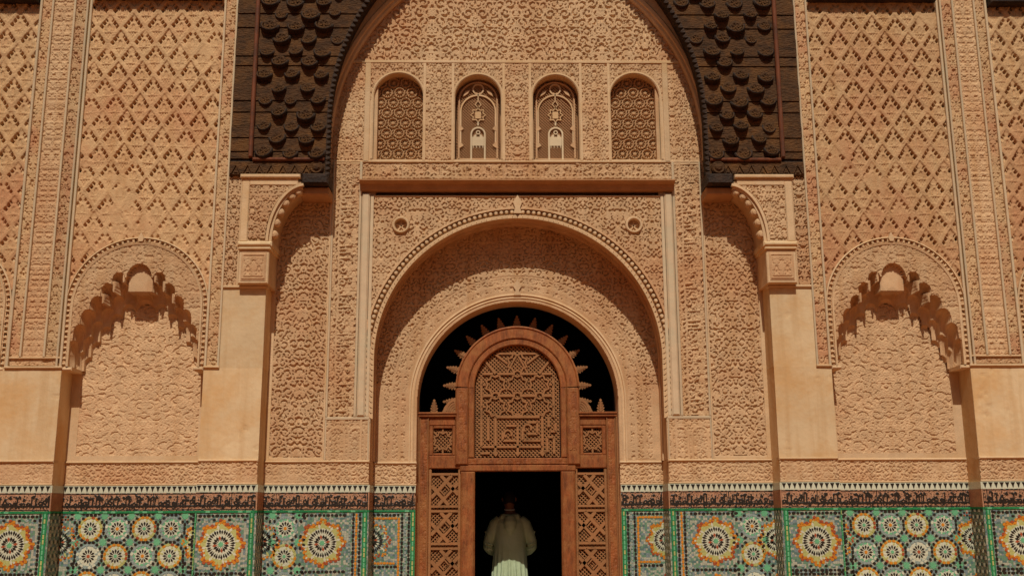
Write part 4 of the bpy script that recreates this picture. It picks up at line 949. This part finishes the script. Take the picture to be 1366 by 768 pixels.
# ------------------------------------------------------------------ carved door screen
DY = 1.0
screen = empty('door_screen', (0, DY, -.017)); screen.scale = (1.011, 1, 1.011); tag(screen, 'carved orange-brown wooden door screen with lattice panels and an arched crest of flame finials', 'door screen')
def ds(m, name, mt, par=None): return m.build(name, mt, par or screen)
F0, B0 = -.05, .05; AC_ = 3.06
for s in (-1, 1):
    m = MB(); m.box(s*1.075, s*1.218, F0, B0, 0, 2.70, .012); ds(m, 'outer_stile', 'door_wood')
    m = MB(); m.box(s*.518, s*.69, F0-.012, B0+.01, 0, 2.05, .014); ds(m, 'door_post', 'door_wood')
    m = MB(); m.box(s*.69, s*1.075, F0+.006, B0, 2.085, 2.24, .010); ds(m, 'rail', 'door_wood')
    m = MB(); m.box(s*.755, s*1.075, F0+.006, B0, 2.60, 2.70, .010); ds(m, 'rail', 'door_wood')
    m = MB(); m.box(s*.74, s*1.222, F0-.03, B0, 2.70, 2.735, .01); m.box(s*.74, s*1.222, F0-.045, B0, 2.735, 2.76, .006); ds(m, 'top_moulding', 'door_wood')
    m = MB(); m.box(s*1.195, s*1.222, F0-.035, F0+.0, 0, 2.70, .008); ds(m, 'edge_strip', 'door_wood_pale')
    grid('carved_stile', s*1.098, s*1.172, .1, 2.66, lambda x, z: .006*carve(samp(T_STRIP[0], np.abs(x)-1.09, z*1.1)), F0-.001, 'door_wood', screen, None, .0075)
    grid('carved_post', s*.625, s*.715, 2.30, AC_-.01, lambda x, z: .006*carve(samp(T_STRIP[1], np.abs(x)-.62, z*1.1)), F0-.031, 'door_wood', screen, None, .0075)
    for xa in (1.082, 1.180): m = MB(); m.box(s*xa, s*(xa+.010), F0-.012, F0+.012, .02, 2.69, .004); ds(m, 'bead_strip', 'door_wood_pale')
    for xa in (.528, .668): m = MB(); m.box(s*xa, s*(xa+.010), F0-.022, F0, .02, 2.04, .004); ds(m, 'bead_strip', 'door_wood')
    # square star panel
    x0, x1, z0, z1 = .755, 1.075, 2.24, 2.60
    m = MB(); m.box(s*x0, s*x1, .055, .075, z0, z1); ds(m, 'added_board', 'lattice_gap_shade')
    m = MB(); m.box(s*x0, s*(x0+.04), F0+.012, .02, z0, z1, .01); m.box(s*(x1-.05), s*x1, F0+.012, .02, z0, z1, .01); m.box(s*(x0+.04), s*(x1-.05), F0+.012, .02, z0, z0+.03, .01); m.box(s*(x0+.04), s*(x1-.05), F0+.012, .02, z1-.035, z1, .01); ds(m, 'panel_frame', 'door_wood')
    m = MB(); pit = .032; cx, cz, h = s*(x0+x1-.01)/2, (z0+z1)/2, .135
    for k in range(-9, 10):
        o_ = k*pit
        for sg in (-1, 1):
            P = [(t, sg*t+o_*1.41) for t in np.linspace(-h, h, 40) if abs(sg*t+o_*1.41) < h]
            if len(P) > 1: m.seg(cx+P[0][0], cz+P[0][1], cx+P[-1][0], cz+P[-1][1], .011, .0+.003*sg, .02)
    o = ds(m, 'lattice', 'door_wood_pale'); o['kind'] = 'stuff'
    m = MB(); st = [((.115 if k % 2 == 0 else .085)*math.cos(k*PI/8+PI/8), (.115 if k % 2 == 0 else .085)*math.sin(k*PI/8+PI/8)) for k in range(16)]
    m.ribbon([(cx+a, cz+b) for a, b in st], .022, -.02, .015, True)
    for k in range(8): a = k*PI/4; m.seg(cx+.1*math.cos(a), cz+.1*math.sin(a), cx+min(.135, .14)*math.cos(a)*1.1, cz+.135*math.sin(a)*1.1, .02, -.018, .015)
    ds(m, 'star_bars', 'door_wood_pale')
    # long lattice panel with interlaced bars
    x0, x1, z0, z1 = .69, 1.075, .15, 2.085
    m = MB(); m.box(s*x0, s*x1, .056, .075, z0, z1); ds(m, 'added_board', 'lattice_gap_shade')
    m = MB(); m.box(s*x0, s*(x0+.03), F0+.02, .022, z0, z1, .008); m.box(s*(x1-.035), s*x1, F0+.02, .022, z0, z1, .008); ds(m, 'panel_frame', 'door_wood_pale')
    x0 += .03; x1 -= .035; W_ = x1-x0; u = .435
    m = MB()
    for k in range(-14, 75):
        for sg in (-1, 1):
            P = []
            for t in np.linspace(x0, x1, 26):
                z = sg*(t-x0)+z0+k*pit*1.41
                if z0 < z < z1-.055: P.append((s*t, z))
            if len(P) > 1: m.seg(*P[0], *P[-1], .0115, .002+.003*sg, .022)
    o = ds(m, 'lattice', 'door_wood_pale'); o['kind'] = 'stuff'
    for k in range(5):
        zt = 2.02-k*u; zb = zt-u+.055; m = MB()
        if zb < z0: zb = z0
        for z in (zt, zb): m.seg(s*x0, z, s*x1, z, .028, -.024, .02)
        if zb < zt-.3:
            zm = (zt+zb)/2; xm = (x0+x1)/2; q = W_/2
            for (ax_, az_, bx_, bz_) in ((-.5, 1, 1, -.5), (-1, .5, .5, -1), (-1, -.3, .3, 1), (-.3, -1, 1, .3)):
                m.seg(s*(xm+ax_*q), zm+az_*(zt-zb)/2*.92, s*(xm+bx_*q), zm+bz_*(zt-zb)/2*.92, .040, -.026-.004*ax_, .02)
            m.ribbon([(s*(xm+.35*q*math.cos(t)), zm+.38*q*math.sin(t)) for t in (0, PI/2, PI, 3*PI/2)], .02, -.022, .02, True)
        ds(m, 'interlace_bars', 'door_wood_pale')
m = MB(); m.box(-.70, .70, F0-.014, B0, 2.05, 2.125, .012); m.box(-.66, .66, F0-.004, B0, 2.125, 2.21, .012); ds(m, 'lintel', 'door_wood')
grid('carved_lintel', -.64, .64, 2.14, 2.195, lambda x, z: .005*carve(samp(T_STRIP[0], z, np.abs(x))), F0-.005, 'door_wood', screen, None, .0075)
# arched central panel
AC = 3.06
for s in (-1, 1):
    m = MB(); m.box(s*.525, s*.60, F0-.012, B0, 2.21, AC, .012); m.box(s*.60, s*.757, F0-.03, B0, 2.127, AC, .014); ds(m, 'arch_post', 'door_wood')
m = MB(); m.sweep(arc(0, AC, .525, 0, PI, 36), [(.0, .03), (.0, F0-.0), (.012, F0-.012), (.065, F0-.012), (.075, F0-.004), (.078, F0-.02), (.09, F0-.03), (.20, F0-.03), (.215, F0-.045), (.232, F0-.04), (.232, .05)]); ds(m, 'arch_frame', 'door_wood')
m = MB(); pan = [(.53, 2.21)]+arc(0, AC, .53, 0, PI, 30)+[(-.53, 2.21)]; m.prism(pan, .062, .08, back=True); ds(m, 'added_board', 'lattice_gap_shade')  # added board: keeps sun through the lattice off the person
def in_p(x, z, g=0.0): return abs(x) < .525-g and z > 2.215+g and (z < AC or math.hypot(x, z-AC) < .525-g)
m = MB()
for k in range(-60, 110):
    for sg in (-1, 1):
        P = [(t, sg*t+2.2+k*.047*1.0) for t in np.linspace(-.525, .525, 80)]; P = [q for q in P if in_p(*q)]
        if len(P) > 1: m.seg(*P[0], *P[-1], .0135, .006+.003*sg, .028)
o = ds(m, 'lattice', 'door_wood_pale'); o['kind'] = 'stuff'
def star(cx, cz, R):
    m = MB(); st = [((R if k % 2 == 0 else R*.76)*math.cos(k*PI/8+PI/8), (R if k % 2 == 0 else R*.76)*math.sin(k*PI/8+PI/8)) for k in range(16)]
    m.ribbon([(cx+a, cz+b) for a, b in st], .024, -.016, .02, True); ds(m, 'star_bars', 'door_wood_pale')
for cx in (-.27, 0, .27):
    for cz in (3.10, 2.83): star(cx, cz, .125)
star(0, 3.37, .125)
m = MB()
for za in (2.965, 3.235):
    for xa, xb in ((-.42, -.30), (-.24, -.03), (.03, .24), (.30, .42)): m.seg(xa, za, xb, za, .03, -.02, .02)
for sg in (-1, 1):
    m.seg(sg*.40, 3.40, sg*.27, 3.235, .026, -.014, .02); m.seg(sg*.28, 3.485, sg*.12, 3.36, .026, -.014, .02); m.seg(sg*.28, 3.485, sg*.02, 3.485, .024, -.014, .02); m.seg(0, 3.48, sg*.13, 3.24, .02, -.012, .02)
    m.seg(sg*.44, 2.70, sg*.44, 3.18, .024, -.014, .02); m.seg(sg*.44, 3.1, sg*.39, 3.1, .024, -.014, .02); m.seg(sg*.44, 2.83, sg*.39, 2.83, .024, -.014, .02)
ds(m, 'star_links', 'door_wood_pale')
# square-script bars at the foot of the panel
m = MB(); K = [(-.27, 2.705, .27, 2.705), (-.27, 2.705, -.27, 2.27), (.30, 2.705, .30, 2.27), (-.44, 2.345, .30, 2.345), (-.18, 2.42, -.02, 2.42), (.06, 2.42, .28, 2.42), (0, 2.345, 0, 2.26), (0, 2.345, 0, 2.60), (-.18, 2.42, -.18, 2.52), (.12, 2.64, .24, 2.64), (.24, 2.64, .24, 2.50),
     (.24, 2.50, .12, 2.50), (.06, 2.42, .06, 2.56), (-.44, 2.345, -.44, 2.70), (-.44, 2.27, -.34, 2.27), (.44, 2.26, .44, 2.46), (.44, 2.46, .36, 2.46), (.36, 2.46, .36, 2.28), (.40, 2.53, .46, 2.53), (.46, 2.53, .46, 2.62), (-.14, 2.60, .0, 2.60), (.38, 2.70, .38, 2.58), (-.36, 2.70, -.36, 2.42)]
for q in K: m.seg(*q, .027, -.018, .02)
for cx, cz in ((-.12, 2.50), (.12, 2.57)): m.ribbon(arc(cx, cz, .045, -.6, 4.2, 12), .022, -.017, .02)
for cx in (-.27, 0, .30): m.prism([(cx-.035, 2.27), (cx, 2.225), (cx+.035, 2.27), (cx, 2.30)], -.017, .02)
ds(m, 'script_bars', 'door_wood_pale')
# serrated flame finials
def flame(L, w):
    n = 5; m = MB(); R_ = []; Lf = []
    for i in range(n):
        t = i/n; ww = w*(1-t**1.5)*(1.0 if i else .85); R_ += [(ww*.62, t*L), (ww, (t+.55/n)*L)]; Lf += [(-ww*.62, t*L), (-ww, (t+.55/n)*L)]
    m.prism(R_+[(0, L)]+Lf[::-1], -.018, .018, back=True)
    for i in range(5):
        t = .1+.16*i; ww = w*(1-t**1.5)*.55
        m.seg(0, t*L, ww, (t+.16)*L, .010, -.027, -.017); m.seg(0, t*L, -ww, (t+.16)*L, .010, -.027, -.017)
    m.seg(0, .02*L, 0, .85*L, .010, -.029, -.017)
    return m.mesh('finial', 'door_wood_pale')
FM = flame(.165, .058); FM2 = flame(.165, .055); FM3 = flame(.17, .075)
for k in range(15):
    a = PI*(k-.5)/14 if False else math.radians(-12+204*k/14*1.0); R_ = .755
    x, z = R_*math.cos(a), AC+R_*math.sin(a)
    if a < 0 or a > PI: x = math.copysign(R_, math.cos(a)); z = AC-R_*.21
    o = link(FM, 'finial', screen, (x, .085, z)); aa = a if 0 <= a <= PI else (0 if a < 0 else PI)
    o.rotation_euler = (0, -(aa-PI/2), 0)
for s in (-1, 1):
    o = link(FM2, 'finial', screen, (s*1.02, .012, 2.762))
    o = link(FM, 'finial', screen, (s*.755, .012, 2.985)); o.rotation_euler = (0, s*PI/2, 0); o.location.z = 3.035 if False else 2.985
    bpy.data.objects.remove(o)
    m = MB(); P = [(.757, 2.762), (.925, 2.762), (.905, 2.80), (.895, 2.83), (.87, 2.86), (.85, 2.885), (.82, 2.905), (.80, 2.93), (.757, 2.945)]; m.prism([(s*x, z) for x, z in P], -.01, .03, back=True)
    for k in range(4): m.ribbon([(s*(.757+.11*math.cos(t)*(1-k*.22)), 2.77+.13*math.sin(t)*(1-k*.22)) for t in np.linspace(.1, 1.4, 7)], .009, -.018, -.009)
    ds(m, 'corner_leaf', 'door_wood_pale')

# ------------------------------------------------------------------ dark passage beyond the doorway
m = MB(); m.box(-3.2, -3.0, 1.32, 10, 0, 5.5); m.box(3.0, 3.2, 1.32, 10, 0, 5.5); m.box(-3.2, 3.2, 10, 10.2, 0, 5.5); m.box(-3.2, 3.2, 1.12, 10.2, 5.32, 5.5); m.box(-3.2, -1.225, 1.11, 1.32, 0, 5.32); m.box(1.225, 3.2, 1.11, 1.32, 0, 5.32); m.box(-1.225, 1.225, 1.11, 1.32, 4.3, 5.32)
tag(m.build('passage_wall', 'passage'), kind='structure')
m = MB(); m.box(-2.99, 2.99, .95, 9.99, .0, .05); tag(m.build('passage_floor', 'passage_floor'), kind='structure')

# ------------------------------------------------------------------ person walking in, seen from behind
PX, PY, FZ = -.085, 2.02, .07
def loft(rings, n=20):
    """rings: (x, y, z, rx, ry) ellipses stacked along z (or given axis) -> verts, faces"""
    v = []; f = []
    for (x, y, z, rx, ry) in rings:
        for i in range(n): t = 2*PI*i/n; v.append((x+rx*math.cos(t), y+ry*math.sin(t), z))
    for k in range(len(rings)-1):
        for i in range(n): f.append((k*n+i, k*n+(i+1) % n, (k+1)*n+(i+1) % n, (k+1)*n+i))
    f.append(tuple(range(n-1, -1, -1))); f.append(tuple(range((len(rings)-1)*n, len(rings)*n))); return v, f
def limb(pts, n=12):
    m = MB(); m.tube([p[:3] for p in pts], [p[3] for p in pts], n); return m.v, m.f
def fuse(name, pieces, mt, parent, voxel, smooth=6):
    v = []; f = []
    for pv, pf in pieces: b = len(v); v += pv; f += [tuple(i+b for i in q) for q in pf]
    me = bpy.data.meshes.new(name); me.from_pydata(v, [], f); me.materials.append(MATS[mt]); me.update(); o = link(me, name, parent)
    r = o.modifiers.new('fuse', 'REMESH'); r.mode = 'VOXEL'; r.voxel_size = voxel; r.use_smooth_shade = True
    sm = o.modifiers.new('soften', 'SMOOTH'); sm.factor = .5; sm.iterations = smooth
    return o
def hand(wrist, d, side, up_):
    """palm, four fingers and thumb, half closed"""
    w = Vector(wrist); d = Vector(d).normalized(); sd = Vector(side).normalized(); u = Vector(up_).normalized(); P = []
    P.append(limb([(*(w-d*.02), .026), (*(w+d*.03), .036), (*(w+d*.075), .038), (*(w+d*.095), .03)]))
    for k, L in enumerate((.068, .078, .072, .056)):
        b = w+d*.085+sd*(-.03+.02*k); P.append(limb([(*b, .0095), (*(b+d*L*.45+u*.004), .009), (*(b+d*L*.75+u*.02), .0085), (*(b+d*L*.85+u*.04), .0075)], 8))
    b = w+d*.03-sd*.03; P.append(limb([(*b, .012), (*(b-sd*.022+d*.025), .011), (*(b-sd*.025+d*.055+u*.01), .009)], 8))
    return P
person = empty('person', (PX, PY, FZ)); tag(person, 'person in a pale sage hooded robe walking through the doorway, seen from behind', 'person')
# z below is height above the floor of the passage
head = [loft([(-.005, .045, 1.50, .055, .055), (-.005, .045, 1.545, .056, .058), (-.006, .055, 1.575, .062, .078), (-.007, .062, 1.61, .072, .092), (-.008, .066, 1.65, .077, .098), (-.008, .066, 1.69, .076, .097), (-.008, .064, 1.725, .066, .086), (-.008, .06, 1.75, .045, .06), (-.008, .058, 1.762, .02, .03)])]
head.append(limb([(-.008, .150, 1.67, .012), (-.008, .172, 1.64, .015), (-.008, .168, 1.625, .012)], 8))              # nose
for sg in (-1, 1): head.append(limb([(sg*.076-.008, .058, 1.69, .012), (sg*.090-.008, .050, 1.675, .016), (sg*.083-.008, .056, 1.64, .012)], 8))   # ears
legs = []
for sg, st in ((-1, .10), (1, -.06)): legs.append(limb([(sg*.09, .0, .90, .09), (sg*.095, .02+st*.3, .50, .062), (sg*.095, st, .12, .045), (sg*.095, st, .05, .042)]))
torso = [loft([(0, .0, .82, .16, .12), (0, 0, .98, .15, .11), (0, .0, 1.2, .17, .115), (0, .01, 1.38, .18, .105), (0, .02, 1.45, .12, .08), (0, .035, 1.52, .06, .058)])]
arms = []
for sg in (-1, 1): arms.append(limb([(sg*.16, .01, 1.40, .055), (sg*.235, -.01, 1.22, .048), (sg*.27, .02, 1.10, .042), (sg*.20, .17, 1.00, .034), (sg*.10, .235, .98, .028)]))
hands = hand((-.10, .235, .98), (.9, .3, -.1), (0, 0, 1), (0, -1, 0))+hand((.10, .235, .98), (-.9, .3, -.1), (0, 0, 1), (0, -1, 0))
body = fuse('body', head+torso+arms+hands+legs, 'skin', person, .0075, 4)
robe = [loft([(0, .02, .16, .27, .23), (0, .015, .35, .255, .21), (0, .01, .60, .235, .185), (0, .0, .85, .225, .165), (0, -.005, 1.0, .215, .155), (0, -.005, 1.15, .21, .15), (0, .0, 1.28, .21, .145), (0, .005, 1.36, .205, .135), (0, .015, 1.42, .18, .115), (0, .03, 1.46, .11, .085), (0, .04, 1.49, .075, .07)], 28)]
for sg in (-1, 1):
    robe.append(limb([(sg*.13, .01, 1.395, .078), (sg*.20, .0, 1.345, .078), (sg*.25, -.015, 1.23, .07), (sg*.285, .0, 1.13, .064), (sg*.29, .03, 1.06, .062), (sg*.25, .11, 1.01, .058), (sg*.20, .175, .99, .055), (sg*.14, .215, .985, .052)], 14))
robe.append(limb([(-.10, .04, 1.44, .045), (-.085, -.045, 1.435, .05), (0, -.085, 1.42, .058), (.085, -.045, 1.435, .05), (.10, .04, 1.44, .045)], 12))      # rolled neck of the hood
robe.append(limb([(0, -.075, 1.43, .075), (0, -.105, 1.36, .09), (0, -.12, 1.29, .075), (0, -.125, 1.23, .04), (0, -.128, 1.18, .012)], 14))                 # hood hanging at the back
rng2 = random.Random(5)
for k in range(9):                                                                                                                              # hanging folds
    a = PI*(1.05+.105*k); r_ = .0
    x0, y0 = .205*math.cos(a), -.0+.15*math.sin(a); x1, y1 = .25*math.cos(a+rng2.uniform(-.1, .1)), .205*math.sin(a)
    robe.append(limb([(x0*.98, y0*.98, 1.08+rng2.uniform(-.1, .12), .006), (x0*.5+x1*.5, y0*.5+y1*.5, .72, .020), (x1, y1+.01, .2, .028)], 8))
for sg in (-1, 1):
    for (za, zb) in ((1.20, 1.26), (1.08, 1.16), (1.02, 1.10)): robe.append(limb([(sg*.215, -.07, za, .008), (sg*.28, -.072, (za+zb)/2-.02, .014), (sg*.335, -.03, zb, .008)], 8))
fuse('robe', robe, 'robe', person, .0085, 5)
hr = [loft([(-.008, .040, 1.60, .066, .062), (-.008, .045, 1.64, .080, .084), (-.008, .050, 1.69, .081, .092), (-.008, .054, 1.735, .070, .082), (-.008, .055, 1.768, .045, .055), (-.008, .055, 1.776, .02, .025)])]
fuse('hair', hr, 'hair', person, .007, 3)
m = MB(); m.tube([(.064*math.cos(t)-.004, .045+.066*math.sin(t), 1.535+.008*math.sin(t)) for t in np.linspace(0, 2*PI, 20)], .010, 6); m.build('collar', 'white_cloth', person)
for sg, st in ((-1, .10), (1, -.06)):
    v, f = loft([(sg*.095, st+.05, .0, .045, .13), (sg*.095, st+.05, .03, .047, .132), (sg*.095, st+.02, .07, .042, .09), (sg*.095, st, .10, .036, .05)]); fuse('shoe', [(v, f)], 'shoe', person, .01, 3)
